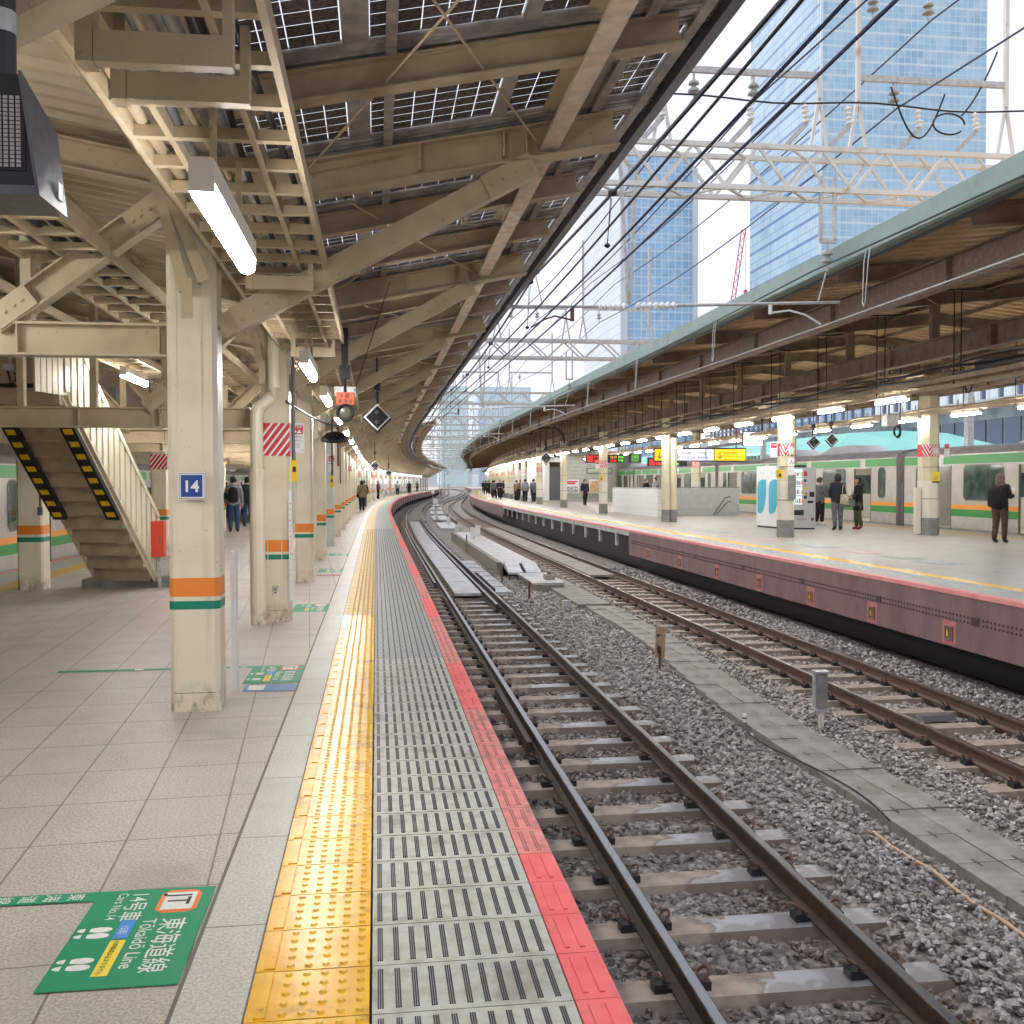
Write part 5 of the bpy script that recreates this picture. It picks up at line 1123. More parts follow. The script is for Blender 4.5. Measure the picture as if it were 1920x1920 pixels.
b.use(BASEG); wallx(b, [Vector(pt(51.37, 11.23, 0)), Vector(pt(43.33, 11.38, 0)), Vector(pt(43.33, 11.72, 0)), Vector(pt(51.37, 11.57, 0))], 0.0, 1.19)
t = thing('stair_wall', 'light paneled stair wall facing the track on the right platform', 'wall', P4[0]); part('panels', b, None, t)
part('cap', wallx(M(), P4, 1.205, 1.26), WALLM, t)
Q4 = [pt(45.75, 13.05, 0), pt(44.5, 15.45, 0), pt(44.75, 15.55, 0), pt(46.0, 13.15, 0)]
b = M().use(WALLM)
for i in range(4): wallx(b, Q4, .31*i+.008, .31*i+.31)
t = thing('stair_wall', 'grey paneled stair wall with a dark handrail near the vending machines', 'wall', Q4[0]); part('panels', b, None, t)
R4 = [pt(45.8, 13.05, 0), pt(51, 12.7, 0), pt(51, 12.9, 0), pt(45.8, 13.2, 0)]; part('inner_panels', wallx(M().use(WALLM), R4, .0, 1.25), None, t)
part('cap', wallx(M().use(BASEG), Q4, 1.255, 1.30), None, t)
b = M(); a0 = V(44.9, 14.45, 0); a1 = V(44.5, 15.05, 0); n_ = Vector((-.1, -.12, 0))
b.tube([a0+n_+Vector((0, 0, .02)), a0+(a1-a0)*.75+n_+Vector((0, 0, .80)), a1+n_+Vector((0, 0, .86)), a1+Vector((0, 0, .86))], .025, 8).tube([a0+n_*1.2+Vector((.12, 0, .02)), a0+(a1-a0)*.8+n_*1.2+Vector((.06, 0, .58)), a1+n_+Vector((0, 0, .64)), a1+Vector((0, 0, .64))], .025, 8)
part('handrail', b, DGREY, t)
rm = thing('platform_room', 'grey tiled room with a dark door and posters on the right platform', 'building', pt(79, 15, 0))
RMW = mat('room_grey_green', (.47, .48, .42), .5, c2=(.40, .41, .36), sc=3)
b = M().use(RMW)
for i in range(13): b.cb(79.004, 92, 12.85, 17.2, .3*i+.02, .3*i+.295)
b.use(BASEG).cb(79.01, 91, 12.86, 17.1, 0, 3.9); b.use(WALLW).cb(78.98, 92, 11.6, 11.98, .12, 3.6); b.use(WALLM).cb(78.95, 92, 11.6, 17.2, 0, .12)
part('walls', b, None, rm); part('door', M().cb(78.99, 79.1, 12.0, 12.84, .12, 2.72), mat('slate_door', (.10, .11, .12), .5), rm)
b = M().use(mat('corrugated_grey', (.33, .33, .31), .5))
for i in range(22): b.cb(78.9, 79.0, 17.2+i*.09, 17.25+i*.09, 0, 3.8)
b.cb(79.0, 92, 17.2, 19.2, 0, 3.8); part('corrugated_wall', b, None, rm)
part('blank_sign_panel', M().use(DARK).cb(78.93, 78.98, 14.9, 16.9, 2.2, 2.62).use(RMW).cb(78.9, 78.93, 14.95, 16.85, 2.24, 2.58), None, rm)
def poster(s, o0, o1, z0, z1, label, bands_):
    t = plate('poster', label, 'poster', s, o0, o1, z0, z1, WHITE, (), 'posters on the room wall', .02)
    w = (o1-o0)/2; e = M()
    for z, h, m_, m0, m1 in bands_: e.use(m_).box(-w+m0, w-m1, -.004, 0, z, z+h)
    mk('print', e, None, t)
PG = mat('poster_grey', (.25, .26, .26), .5, c2=(.6, .6, .6), sc=7, lo=.45, hi=.55); PO = mat('poster_warm', (.55, .30, .12), .5, c2=(.7, .55, .4), sc=5)
poster(78.85, 13.25, 14.3, .65, 1.72, 'white poster with red headline left of the walking man', ((.05, .5, PG, .08, .1), (.72, .12, RED, .06, .3), (.87, .1, RED, .06, .12)))
poster(78.85, 15.1, 15.95, .65, 1.72, 'warm coloured poster right behind the walking man', ((.08, .9, PO, .06, .06),))
# ---------------------------------------------------------------- vending machines
VW = mat('vending_white', (.80, .82, .83), .3); VS = mat('vending_silver', (.47, .48, .48), .35, .2); VB = mat('vending_blue', (.05, .42, .58), .35)
def local(p, q):   # frame with x from p to q, y away
    p, q = Vector(p), Vector(q); x = (q-p).normalized(); return -(-math.atan2(x.y, x.x)), (q-p).length
A_, B_ = pt(33.4, 12.04, 0), pt(31.78, 12.2, 0); an, L_ = local(A_, B_)
t = thing('white_vending_cabinet', 'white double cabinet with two tall blue shapes left of the octagonal column', 'vending machine', A_, an)
mk('cabinet', M().use(VW).box(0, L_/2-.006, 0, .72, .06, 2.05).box(L_/2+.006, L_, 0, .72, .06, 2.05).use(DARK).box(.03, L_-.03, .03, .7, 0, .06), None, t)
e = M().use(VB)
for x0 in (.06, L_/2+.06):
    w_ = L_/2-.16; pts = [(x0+w_*.02, 1.35), (x0+w_*.12, 1.52), (x0+w_*.45, 1.60), (x0+w_, 1.60), (x0+w_*.97, 1.1), (x0+w_*.86, .75), (x0+w_*.7, .56), (x0+w_*.45, .47), (x0+w_*.12, .47), (x0+w_*.03, .55)]
    e.add([(x, -.002, z) for x, z in pts], [tuple(range(10))])
mk('blue_shape', e, None, t); e = M()
for x0 in (.22, L_/2+.2): text(e, 'acure', .17, lambda a, c, x0=x0: (x0+a, -.002, 1.78+c))
mk('lettering', e, mat('pale_lettering', (.45, .55, .6), .4), t)
A_, B_ = pt(31.62, 12.32, 0), pt(31.25, 13.18, 0); an, L_ = local(A_, B_)
t = thing('vending_machine', 'silver drink vending machine with lit shelves beside the octagonal column', 'vending machine', A_, an)
mk('case', M().use(VS).box(0, L_, 0, .75, .05, 1.98).use(DARK).box(.02, L_-.02, .03, .7, 0, .05).box(-.05, L_*.68, .0, .3, 1.98, 2.06), None, t)
LV = mat('vending_light', (.70, .85, 1), .4, emit=.45)
e = M()
for i in range(4): e.use(LV).box(.04, L_*.56, -.004, 0, .80+.29*i, 1.06+.29*i)
cs = [mat('can_%d' % i, c, .4) for i, c in enumerate(((.7, .1, .1), (.05, .3, .6), (.5, .6, .1), (.8, .75, .6), (.05, .1, .2), (.8, .4, .1)))]
for i in range(4):
    for j in range(8): e.use(cs[(i*3+j*5) % 6]).box(.06+j*.062, .105+j*.062, -.03, -.004, .84+.29*i, .99+.29*i-.02*((i+j) % 3))
mk('lit_shelves', e, None, t)
e = M().use(BLACK).box(L_*.62, L_*.70, -.004, 0, 1.52, 1.60).box(L_*.62, L_*.72, -.004, 0, .98, 1.16).box(L_*.80, L_*.96, -.006, 0, 1.04, 1.20).box(.06, L_*.62, -.006, 0, .45, .62).use(RED).box(L_*.62, L_*.72, -.004, 0, 1.7, 1.86).use(YEL).box(L_*.62, L_*.70, -.006, 0, 1.08, 1.14).box(L_*.60, L_*.72, -.004, 0, 1.28, 1.36).use(VB).box(.02, L_*.3, -.004, 0, .66, .76).box(0, L_*.12, -.004, 0, .12, .4).use(BLACK).box(L_*.74, L_*.92, -.004, 0, .84, .92).use(CLIP).box(L_*.86, L_*.95, -.004, 0, .28, .38)
mk('fittings', e, None, t); e = M(); text(e, 'acure', .13, lambda a, c: (L_*.40+a, -.006, .29+c), .006); mk('lettering', e, DGREY, t)
# ================================================================ TRAINS
SS = mat('stainless_body', (.52, .50, .46), .38, .35, c2=(.44, .42, .39), sc=3); TG = mat('train_green', (.03, .27, .055), .4); TOR = mat('train_orange', (.86, .33, .05), .4)
GLS = mat('train_glass', (.02, .045, .04), .06, c2=(.10, .14, .12), sc=2.2); TRF = mat('train_roof', (.20, .19, .20), .5, c2=(.30, .29, .29), sc=4); INT = mat('train_interior', (.62, .60, .52), .6); ILT = mat('interior_lamp', (1, .98, .92), .5, emit=5)
SKT = mat('train_skirt', (.36, .33, .29), .6, c2=(.26, .24, .21), sc=5)
def car(sj, of, sg, label, kz=1., bz=0., detail=True, L_=19.5, opened=True):
    """sj: start of the car along s; of: offset of the near side; sg=+1 when the body lies to the right of it"""
    def Z(z): return z*kz+bz
    t = thing('train_car', label, 'train car', pt(sj+L_/2, of+sg*1.45, Z(-.9)), 0, 'cars of the striped commuter trains')
    doors = [2.68, 7.5, 12.3, 17.1]; e0, e1 = .15, L_-.15
    def side(x): return of+sg*x
    lo = [(side(.14), Z(-.75)), (side(.02), Z(-.05))]
    b = M().use(SS); cuts = []
    for d_ in doors: cuts += [(d_-.66, d_+.66)]
    xs = [e0]+[v for c in cuts for v in c]+[e1]
    for i in range(0, len(xs), 2):
        b.use(SS).sweep([(side(.0), Z(.05)), (side(0), Z(2.05)), (side(.02), Z(2.38))], sj+xs[i], sj+xs[i+1], 1, False)
        b.use(TOR).sweep([(side(-.004), Z(.66)), (side(-.004), Z(.80))], sj+xs[i], sj+xs[i+1], 1, False).use(TG).sweep([(side(-.004), Z(.43)), (side(-.004), Z(.655))], sj+xs[i], sj+xs[i+1], 1, False)
    b.use(SS).sweep([(side(.0), Z(2.0)), (side(.02), Z(2.38))], sj+e0, sj+e1, 1, False)
    for a, c in zip([e0]+[d_+1.0 for d_ in doors], [d_-1.0 for d_ in doors]+[e1]): b.use(TG).sweep([(side(-.006), Z(2.07)), (side(.006), Z(2.34))], sj+a-.8*(a > 1), sj+c+.8*(c < 19), 1, False)
    b.use(SKT).sweep([(side(.0), Z(.05)), (side(.03), Z(-.25)), (side(.14), Z(-.8))], sj+e0, sj+e1, 1, False)
    for e_ in (e0, e1): b.use(SS).add([pt(sj+e_, side(x), Z(z)) for x, z in ((.14, -.8), (0, .05), (0, 2.38), (.4, 2.6), (2.5, 2.6), (2.9, 2.38), (2.9, .05), (2.76, -.8))], [tuple(range(8))])
    b.use(SS).sweep([(side(2.9), Z(-.8)), (side(2.9), Z(2.38))], sj+e0, sj+e1, 2, False)
    part('body', b, None, t)
    b = M().sweep([(side(.0), Z(2.38)), (side(.10), Z(2.50)), (side(.14), Z(2.46)), (side(.30), Z(2.58)), (side(.7), Z(2.66)), (side(2.2), Z(2.66)), (side(2.6), Z(2.58)), (side(2.9), Z(2.38))], sj+e0, sj+e1, 1, False)
    part('roof', b, TRF, t)
    b = M()
    for x in (4.5, 10.5): b.hexa([pt(sj+x, side(.7), Z(2.66)), pt(sj+x+3.6, side(.7), Z(2.66)), pt(sj+x+3.6, side(2.2), Z(2.66)), pt(sj+x, side(2.2), Z(2.66)), pt(sj+x+.7, side(1), Z(2.98)), pt(sj+x+2.9, side(1), Z(2.98)), pt(sj+x+2.9, side(1.9), Z(2.98)), pt(sj+x+.7, side(1.9), Z(2.98))][::1])
    part('air_conditioner', b, mat('ac_unit', (.62, .62, .64), .5, c2=(.5, .5, .52), sc=9), t)
    b = M().use(INT).sweep([(side(2.8), Z(.0)), (side(2.8), Z(2.2))], sj+e0, sj+e1, 2, False).sweep([(side(.05), Z(-.02)), (side(2.8), Z(-.02))], sj+e0, sj+e1, 2, False).sweep([(side(.05), Z(2.2)), (side(2.8), Z(2.2))], sj+e0, sj+e1, 2, False)
    b.use(GLS).sweep([(side(2.78), Z(1.0)), (side(2.78), Z(1.8))], sj+e0, sj+e1, 2, False).use(ILT).sweep([(side(1.3), Z(2.18)), (side(1.5), Z(2.18))], sj+e0, sj+e1, 2, False).use(TG)
    part('interior', b, None, t)
    if not detail: return t
    def win(a, c, z0, z1, nm='window'):
        w = M(); r = .09
        def rr(a, c, z0, z1, x, r):
            q = [(a+r, z0), (c-r, z0), (c, z0+r), (c, z1-r), (c-r, z1), (a+r, z1), (a, z1-r), (a, z0+r)]
            return [pt(sj+u, side(x), Z(v)) for u, v in q]
        w.use(DGREY).add(rr(a-.04, c+.04, z0-.04, z1+.04, -.004, .12), [tuple(range(8))]).use(GLS).add(rr(a, c, z0, z1, -.008, r), [tuple(range(8))])
        if c-a > 1: w.use(BLACK).add([pt(sj+a+.62, side(-.010), Z(z0)), pt(sj+a+.70, side(-.010), Z(z0)), pt(sj+a+.70, side(-.010), Z(z1)), pt(sj+a+.62, side(-.010), Z(z1))], [(0, 1, 2, 3)])
        part(nm, w, None, t)
    win(.95, 1.45, .96, 2.0); win(L_-1.45, L_-.95, .96, 2.0)
    for c_ in (5.1, 9.9, 14.7): win(c_-1.02, c_+1.02, .97, 2.0)
    for i, d_ in enumerate(doors):
        b = M(); op = opened
        for q in (-1, 1):
            a = d_+q*(.36 if not op else .70); b.use(SS).cb(sj+a-.33, sj+a+.33, min(side(.05), side(.09)), max(side(.05), side(.09)), Z(.0), Z(2.0)) if not op else None
            if not op: b.use(GLS).cb(sj+a-.2, sj+a+.2, min(side(.035), side(.05)), max(side(.035), side(.05)), Z(.95), Z(1.8))
        b.use(DGREY).cb(sj+d_-.68, sj+d_-.655, min(side(-.01), side(.05)), max(side(-.01), side(.05)), Z(.0), Z(2.02)).cb(sj+d_+.655, sj+d_+.68, min(side(-.01), side(.05)), max(side(-.01), side(.05)), Z(.0), Z(2.02))
        if op: b.use(SS).cb(sj+d_-.66, sj+d_-.60, min(side(.05), side(.09)), max(side(.05), side(.09)), Z(0), Z(2)).use(INT).cb(sj+d_-.7, sj+d_-.66, min(side(.1), side(.6)), max(side(.1), side(.6)), Z(0), Z(2.1)).use(DO).cb(sj+d_-.3, sj+d_+.3, min(side(1.2), side(1.22)), max(side(1.2), side(1.22)), Z(1.8), Z(1.95))
        part('door', b, None, t)
    b = M().use(mat('gangway', (.12, .10, .09), .7)).cb(sj-.2, sj+.15, min(side(.5), side(2.4)), max(side(.5), side(2.4)), Z(-.2), Z(2.4)).use(DGREY).cb(sj-.16, sj+.12, min(side(.1), side(.3)), max(side(.1), side(.3)), Z(-.1), Z(1.5)); part('gangway', b, None, t)
    return t
for i, s in enumerate((14.1, 33.85, 53.6, 73.35, 93.1)):
    car(s, 17.38, 1, ('train car at the right frame edge with a big window', 'train car behind the vending machines with open doors', 'train car seen over the stair walls', 'farthest train car, beside the grey room', 'train car hidden beyond the grey room')[i], detail=i < 4)
for i, s in enumerate((-1.35, 18.4, 38.15, 57.9)):
    car(s, -7.22, -1, ('striped train car cut by the left frame edge', 'striped train car behind the metal stair and rear columns', 'striped train car seen between stair and thick column', 'farthest striped car of the left train')[i], .838, -.10, detail=i < 3, opened=False)

# ================================================================ OVERHEAD LINE
def insul(mb, p, q, n=6, r=.045, m_=PORC):
    p, q = Vector(p), Vector(q); L = (q-p).length; pr = []
    for i in range(n): z = L*i/n; pr += [(r*.4, z), (r, z+L/n*.35), (r*.9, z+L/n*.55), (r*.4, z+L/n*.7)]
    return mb.use(m_).lathe(p, pr+[(r*.3, L)], 12, (q-p))
def bell(mb, p, r=.09):
    mb.use(GALV).cyl(Vector(p), Vector(p)-Vector((0, 0, .10)), .018, 6).use(mat('grey_insulator', (.34, .35, .33), .3)).lathe(Vector(p)-Vector((0, 0, .30)), [(r*.35, 0), (r, .02), (r*.95, .05), (r*.4, .09), (r*.35, .11), (r*.9, .13), (r*.85, .16), (r*.3, .20)], 14).use(GALV).cyl(Vector(p)-Vector((0, 0, .42)), Vector(p)-Vector((0, 0, .3)), .015, 6)
def gantry(s, label, o0, o1, near, mirror=0):
    t = thing('catenary_gantry', label, 'gantry', pt(s, (o0+o1)/2, 5.9), -hd(s), 'gantries over the tracks'); oc = (o0+o1)/2; a, c = o0-oc, o1-oc
    G_ = GALVR if near else GALV; w = .045 if near else .05
    b = M(); h0, h1 = .04, .66
    for y in (0, .55):
        for z in (h0, h1): b.bar((a, y, z), (c, y, z), w*1.6, w*1.6)
        n = int((c-a)/(1.0 if near else 1.3)); x = a; dx = (c-a)/n
        for i in range(n):
            b.bar((x, y, h0), (x+dx/2, y, h1), w, w*.8, (0, 1, 0)).bar((x+dx/2, y, h1), (x+dx, y, h0), w, w*.8, (0, 1, 0)); x += dx
    if near:
        n = int((c-a)/1.0); x = a
        for i in range(n): b.bar((x, 0, h0), (x+.5, .55, h0), w, w*.6).bar((x+.5, .55, h0), (x+1, 0, h0), w, w*.6).bar((x, 0, h1), (x+.5, .55, h1), w, w*.6); x += 1.
    mk('truss', b, G_, t)
    for o, top in ((3.54, 1.85), (6.0, 1.85), (6.62, 4.2), (9.05, 4.0), (.4, 1.85)):
        if near or o in (3.54, 6.0, 6.62, 9.05):
            x = o-oc; b = M().bar((x-.14, .1, .68), (x, .1, 1.5), w, w, (0, 1, 0)).bar((x+.14, .1, .68), (x, .1, 1.5), w, w, (0, 1, 0)).bar((x, .1, 1.45), (x, .1, top), w*1.4, w*1.4, (0, 1, 0)); mk('upright', b, G_, t)
    b = M().bar((3.3-oc-3, .1, 1.79), (6.05-oc, .1, 1.79), .06, .09).bar((6.6-oc, .1, 1.79), (9.05-oc, .1, 1.79), .06, .09)
    mk('cross_arm', b, GALV, t)
    for o in (4.03, 4.96, 7.2)+((2.2,) if near else ()): b = M(); bell(b, (o-oc, .1, 1.74)); mk('insulator', b, None, t)
    if near:
        for o in (6.85, 7.75): b = M(); bell(b, (o-oc, .1, 3.1)); mk('insulator', b, None, t)
        for o in (3.4, 4.75, 5.62, 6.3, 7.42, 8.35, 2.4):
            b = M(); insul(b, (o-oc+.10, -.10, 1.0), (o-oc+.06, -.10, 1.28), 4, .06); b.use(GALV).bar((o-oc-.18, .0, .70), (o-oc+.10, -.10, 1.0), .06, .06); mk('post_insulator', b, None, t)
    if near:
        b = M(); b.tube([(q, -.1, 1.31+.035*math.sin((q)*2.2)) for q in np.arange(-4, 9, .4)], .014, 6)
        b.tube([(7.05-oc+.03*i, -.1, 1.6-.75*math.sin(i*.105)) for i in range(30)], .014, 6); b.tube([(8.9-oc-.045*i, .1, 2.3-.11*i+.0025*i*i) for i in range(14)], .014, 6); b.tube([(8.05-oc+.26*math.cos(q), 0, 1.12+.16*math.sin(q)) for q in np.linspace(0, 5.6, 22)], .014, 6)
        mk('feeder_cables', b, WIRE, t)
    # drop frames and cantilevers of both tracks
    b = M()
    for x, dz in ((3.0-oc, 0),):
        b.bar((x-.12, 0, .3), (x, 0, -1.72), .05, .05, (0, 1, 0)).bar((x+.12, 0, .3), (x+.02, 0, -1.72), .05, .05, (0, 1, 0)); mk('drop_frame', b, GALV, t)
    b = M(); x = 6.1-oc; b.bar((x-.11, 0, .25), (x-.11, 0, -.72), .05, .05, (0, 1, 0)).bar((x+.11, 0, .25), (x+.11, 0, -.72), .05, .05, (0, 1, 0)).bar((x-.13, 0, -.72), (x+.13, 0, -.72), .05, .06)
    mk('drop_frame', b, GALV, t)
    b = M().use(GALV).cyl((1.2-oc, 0, -1.80), (2.55-oc, 0, -1.78), .022, 8).cyl((3.75-oc, 0, -1.74), (6.3-oc, 0, -1.64), .024, 8)
    insul(b, (2.55-oc, 0, -1.78), (2.98-oc, 0, -1.77), 6, .06); insul(b, (3.12-oc, 0, -1.76), (3.75-oc, 0, -1.74), 7, .06)
    b.use(CLIP).cyl((2.16-oc, 0, -1.78), (2.16-oc, 0, -2.0), .03, 6).tube([(2.14-oc, 0, -1.98), (1.9-oc, 0, -1.93), (1.75-oc, 0, -1.98), (1.55-oc, 0, -2.10)], .014, 6)
    b.use(WHITE).cyl((5.2-oc, 0, -1.70), (5.2-oc, 0, -1.84), .03, 6).tube([(5.22-oc, 0, -1.82), (5.5-oc, 0, -1.78), (5.75-oc, 0, -1.84), (6.0-oc, 0, -1.98)], .016, 6)
    b.use(GALV).cyl((1.66-oc, 0, -1.32), (1.66-oc, 0, -1.02), .01, 5).cyl((1.62-oc, 0, -1.36), (1.72-oc, 0, -1.78), .008, 5).bar((1.5-oc, 0, -.9), (1.8-oc, 0, -.9), .03, .03)
    bell(b, (1.66-oc, 0, -.9)); bell(b, (6.1-oc, 0, -.76)); b.use(GALV).cyl((6.08-oc, 0, -1.2), (5.95-oc, 0, -1.66), .012, 5)
    mk('cantilever', b, None, t)
    for x in (a, c): mk('mast', M().bar((x, .3, -5.9), (x, .3, 2), .25, .25, (0, 1, 0)), GALV, t)
    return t
GS = [15, 36, 57.3, 78.6, 100, 121, 143, 165, 188, 212, 238, 266, 296, 330, 366, 405]
for i, s in enumerate(GS):
    gantry(s, ('%s catenary gantry, a grey lattice truss spanning the tracks' % ORD[i]) if i < 5 else 'far off catenary gantry in the dense row at the vanishing point', -9.5, 21.5, i == 0)
for i in range(5):
    s = 440+45*i; gantry(s, 'far off catenary gantry in the dense row at the vanishing point', -9.5, 21.5, False)
def wire(name, label, o, z, s0, s1, r, m_, sag=0, span=21.2, s_ref=15, g='overhead wires'):
    ss = list(np.arange(s0, s1, 1.5 if sag else 3))
    b = M().tube([pt(s, o+(.12*math.cos((s-s_ref)/span*math.pi) if not sag else 0), z - sag*math.sin(math.pi*(((s-s_ref)/span) % 1))) for s in ss], r, 5)
    solo(name, b, m_, label, 'wire', g)
wire('contact_wire', 'contact wire over the near track', 1.55, 3.86, -3, 420, .012, WIREB)
wire('messenger_wire', 'thick black messenger wire above the near track with clamps', 1.60, 4.55, -3, 420, .018, WIRE, .28)
wire('auxiliary_wire', 'black auxiliary wire left of the near contact wire', 1.52, 4.08, -3, 420, .012, WIRE)
wire('second_contact_wire', 'second parallel contact wire over the near track', 1.85, 3.92, -3, 420, .012, WIREB)
wire('contact_wire', 'pale contact wire below the fascia over the right track', 5.80, 3.86, -3, 420, .012, GALV)
wire('messenger_wire', 'dark messenger wire along the fascia of the right canopy', 5.86, 4.72, -3, 420, .014, DARK, .1)
for i, (o, z) in enumerate(((4.03, 7.26), (4.96, 7.26), (7.2, 7.22), (6.85, 8.58), (7.75, 8.58), (2.2, 7.26))):
    wire('feeder_wire', 'bluish feeder wire hung from the gantries, %s of six' % ORD[i], o, z, -3, 420, .014, WIREB, .3)
for k in range(16):
    s = 4.6+5.4*k; z = 4.55-.28*math.sin(math.pi*(((s-15)/21.2) % 1))
    b = M().use(WIRE)
    if k == 0 or k > 0: b.cyl(V(s, 1.58, z-.02), V(s+.05, 1.56, 3.88), .005, 4).cyl(V(s+.12, 1.62, z-.02), V(s+.07, 1.56, 3.88), .005, 4).lathe(pt(s, 1.6, z-.03), [(.015, 0), (.045, .015), (.045, .05), (.015, .07)], 8).lathe(pt(s+.06, 1.56, 3.84), [(.01, 0), (.03, .015), (.03, .03), (.01, .05)], 8)
    solo('dropper', b, None, ('%s pair of thin droppers between the wires of the near track' % ORD[k]) if k < 6 else 'far dropper pair over the near track', 'dropper', 'droppers of the near track')
for k in range(22):
    s = 7.4+6.0*k+(-.25 if k == 1 else 0); b = M().tube([pt(s, 5.86, 4.66), pt(s, 5.83, 4.5), pt(s+.02, 5.80, 3.95), pt(s+.04, 5.79, 3.88), pt(s+.1, 5.80, 3.95), pt(s+.12, 5.83, 4.5), pt(s+.12, 5.86, 4.66)], .008, 5)
    solo('dropper', b, GALV, ('%s thin white dropper loop before the right fascia' % ORD[k]) if k < 6 else 'far dropper loop along the right fascia', 'dropper', 'droppers of the right track')
# ================================================================ CITY BEHIND
def face(mb, uvs, p, q, h0, h1):
    k = len(mb.v); L = (Vector(q)-Vector(p)).length
    mb.add([(p[0], p[1], h0), (q[0], q[1], h0), (q[0], q[1], h1), (p[0], p[1], h1)], [(0, 1, 2, 3)])
    uvs += [(0, h0), (L, h0), (L, h1), (0, h1)]
def uvmesh(name, mb, uvs, root):
    o = part(name, mb, None, root); me = o.data; u = me.uv_layers.new(name='UVMap')
    for i, l in enumerate(me.loops): u.data[i].uv = uvs[l.vertex_index]
    return o
th = -.13156; RX = Vector((math.cos(th), -math.sin(th), 0)); FY = Vector((math.sin(th), math.cos(th), 0))
def tower(name, label, c, wid, dep, h, ms, mr, mtop, crown=0):
    c = Vector((c[0], c[1], 0)); t = thing(name, label, 'building', c)
    uv = []; b = M().use(ms); face(b, uv, c+FY*dep, c, 0, h); uvmesh('side_facade', b, uv, t)
    uv = []; b = M().use(mr); face(b, uv, c, c+RX*wid, 0, h); uvmesh('front_facade', b, uv, t)
    uv = []; b = M().use(mr); face(b, uv, c+RX*wid, c+RX*wid+FY*dep, 0, h); face(b, uv, c+RX*wid+FY*dep, c+FY*dep, 0, h); b.use(mtop)
    b.add([tuple(c+Vector((0, 0, h))), tuple(c+RX*wid+Vector((0, 0, h))), tuple(c+RX*wid+FY*dep+Vector((0, 0, h))), tuple(c+FY*dep+Vector((0, 0, h)))], [(0, 1, 2, 3)]); uv += [(0, 0)]*4
    uvmesh('rear_walls', b, uv, t); return t
TGA = glass_tower('blue_glass_front', (.66, .80, .88), (.40, .60, .76), (.27, .45, .62), 5.6, 2.6, .045)  # tower tones kept pale: haze and reflected sky are in the colour
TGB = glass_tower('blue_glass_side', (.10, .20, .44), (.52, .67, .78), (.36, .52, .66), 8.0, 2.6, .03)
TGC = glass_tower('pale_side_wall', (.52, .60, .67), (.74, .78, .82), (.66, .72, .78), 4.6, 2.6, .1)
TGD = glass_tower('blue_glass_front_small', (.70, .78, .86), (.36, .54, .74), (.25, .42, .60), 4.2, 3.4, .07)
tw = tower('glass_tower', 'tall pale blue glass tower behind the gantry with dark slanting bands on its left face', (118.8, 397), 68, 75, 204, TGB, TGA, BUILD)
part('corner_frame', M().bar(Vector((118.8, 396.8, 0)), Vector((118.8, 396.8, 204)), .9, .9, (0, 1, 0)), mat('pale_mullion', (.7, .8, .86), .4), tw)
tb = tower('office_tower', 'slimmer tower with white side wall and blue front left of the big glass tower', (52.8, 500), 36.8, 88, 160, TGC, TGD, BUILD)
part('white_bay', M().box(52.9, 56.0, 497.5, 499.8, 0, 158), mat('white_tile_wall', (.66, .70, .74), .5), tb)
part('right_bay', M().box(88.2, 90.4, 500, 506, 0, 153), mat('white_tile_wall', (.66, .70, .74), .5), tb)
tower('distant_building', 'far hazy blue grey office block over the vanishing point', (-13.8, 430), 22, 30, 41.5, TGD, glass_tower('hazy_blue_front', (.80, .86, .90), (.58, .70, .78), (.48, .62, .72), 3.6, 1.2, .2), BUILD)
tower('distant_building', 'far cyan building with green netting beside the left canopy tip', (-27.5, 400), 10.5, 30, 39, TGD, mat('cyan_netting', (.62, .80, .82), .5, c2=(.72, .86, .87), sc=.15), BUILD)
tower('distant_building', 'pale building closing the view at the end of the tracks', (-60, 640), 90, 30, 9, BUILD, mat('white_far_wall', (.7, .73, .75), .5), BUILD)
cn = thing('tower_crane', 'thin red lattice tower crane between the two towers', 'crane', (132, 600, 60)); CR = mat('crane_red', (.75, .12, .12), .5)
b = M(); p0, p1 = Vector((128, 600, 100)), Vector((135, 600, 148))
for dx in (-1.1, 1.1): b.bar(p0+Vector((dx, 0, 0)), p1+Vector((dx, 0, 0)), .5, .5, (0, 1, 0))
for i in range(12): a = p0+(p1-p0)*(i/12); c = p0+(p1-p0)*((i+1)/12); s_ = 1.1 if i % 2 else -1.1; b.bar(a+Vector((s_, 0, 0)), c-Vector((s_, 0, 0)), .35, .35, (0, 1, 0))
part('jib', b, CR, cn); part('mast', M().bar((132, 600, 0), (132, 600, 100), 2, 2, (0, 1, 0)), CR, cn); part('hook_cable', M().cyl((136.2, 600, 148), (136.2, 600, 112), .12, 5).box(135.3, 137.1, 599, 601, 108, 113), CR, cn)
# teal roofed platform and viaduct beyond the right train
TL = mat('turquoise_roof', (.16, .45, .41), .5, c2=(.22, .50, .47), sc=.6); 
t = thing('turquoise_roof_building', 'turquoise roofed platform shelter beyond the right train', 'building', pt(60, 26, 0))
b = M().use(TL).sweep([(22, 3.1), (27, 4.4), (30, 4.55), (33, 4.4), (38, 3.3)], 58, 130, 4, False); b.add([pt(58, 22, 3.09), pt(54, 24, 3.09), pt(54, 36, 3.09), pt(58, 38, 3.29), pt(58, 33, 4.4), pt(58, 30, 4.55), pt(58, 27, 4.4)], [(0, 1, 6), (1, 2, 4, 5, 6), (2, 3, 4)]); part('roof', b, None, t)
b = M().use(mat('white_ribs', (.70, .82, .84), .5))
for k in range(80): s = 58+k*.62; b.hexa([pt(s, 22.2, 2.2), pt(s+.3, 22.2, 2.2), pt(s+.3, 22.4, 2.2), pt(s, 22.4, 2.2), pt(s, 22.2, 3.1), pt(s+.3, 22.2, 3.1), pt(s+.3, 22.4, 3.3), pt(s, 22.4, 3.3)])
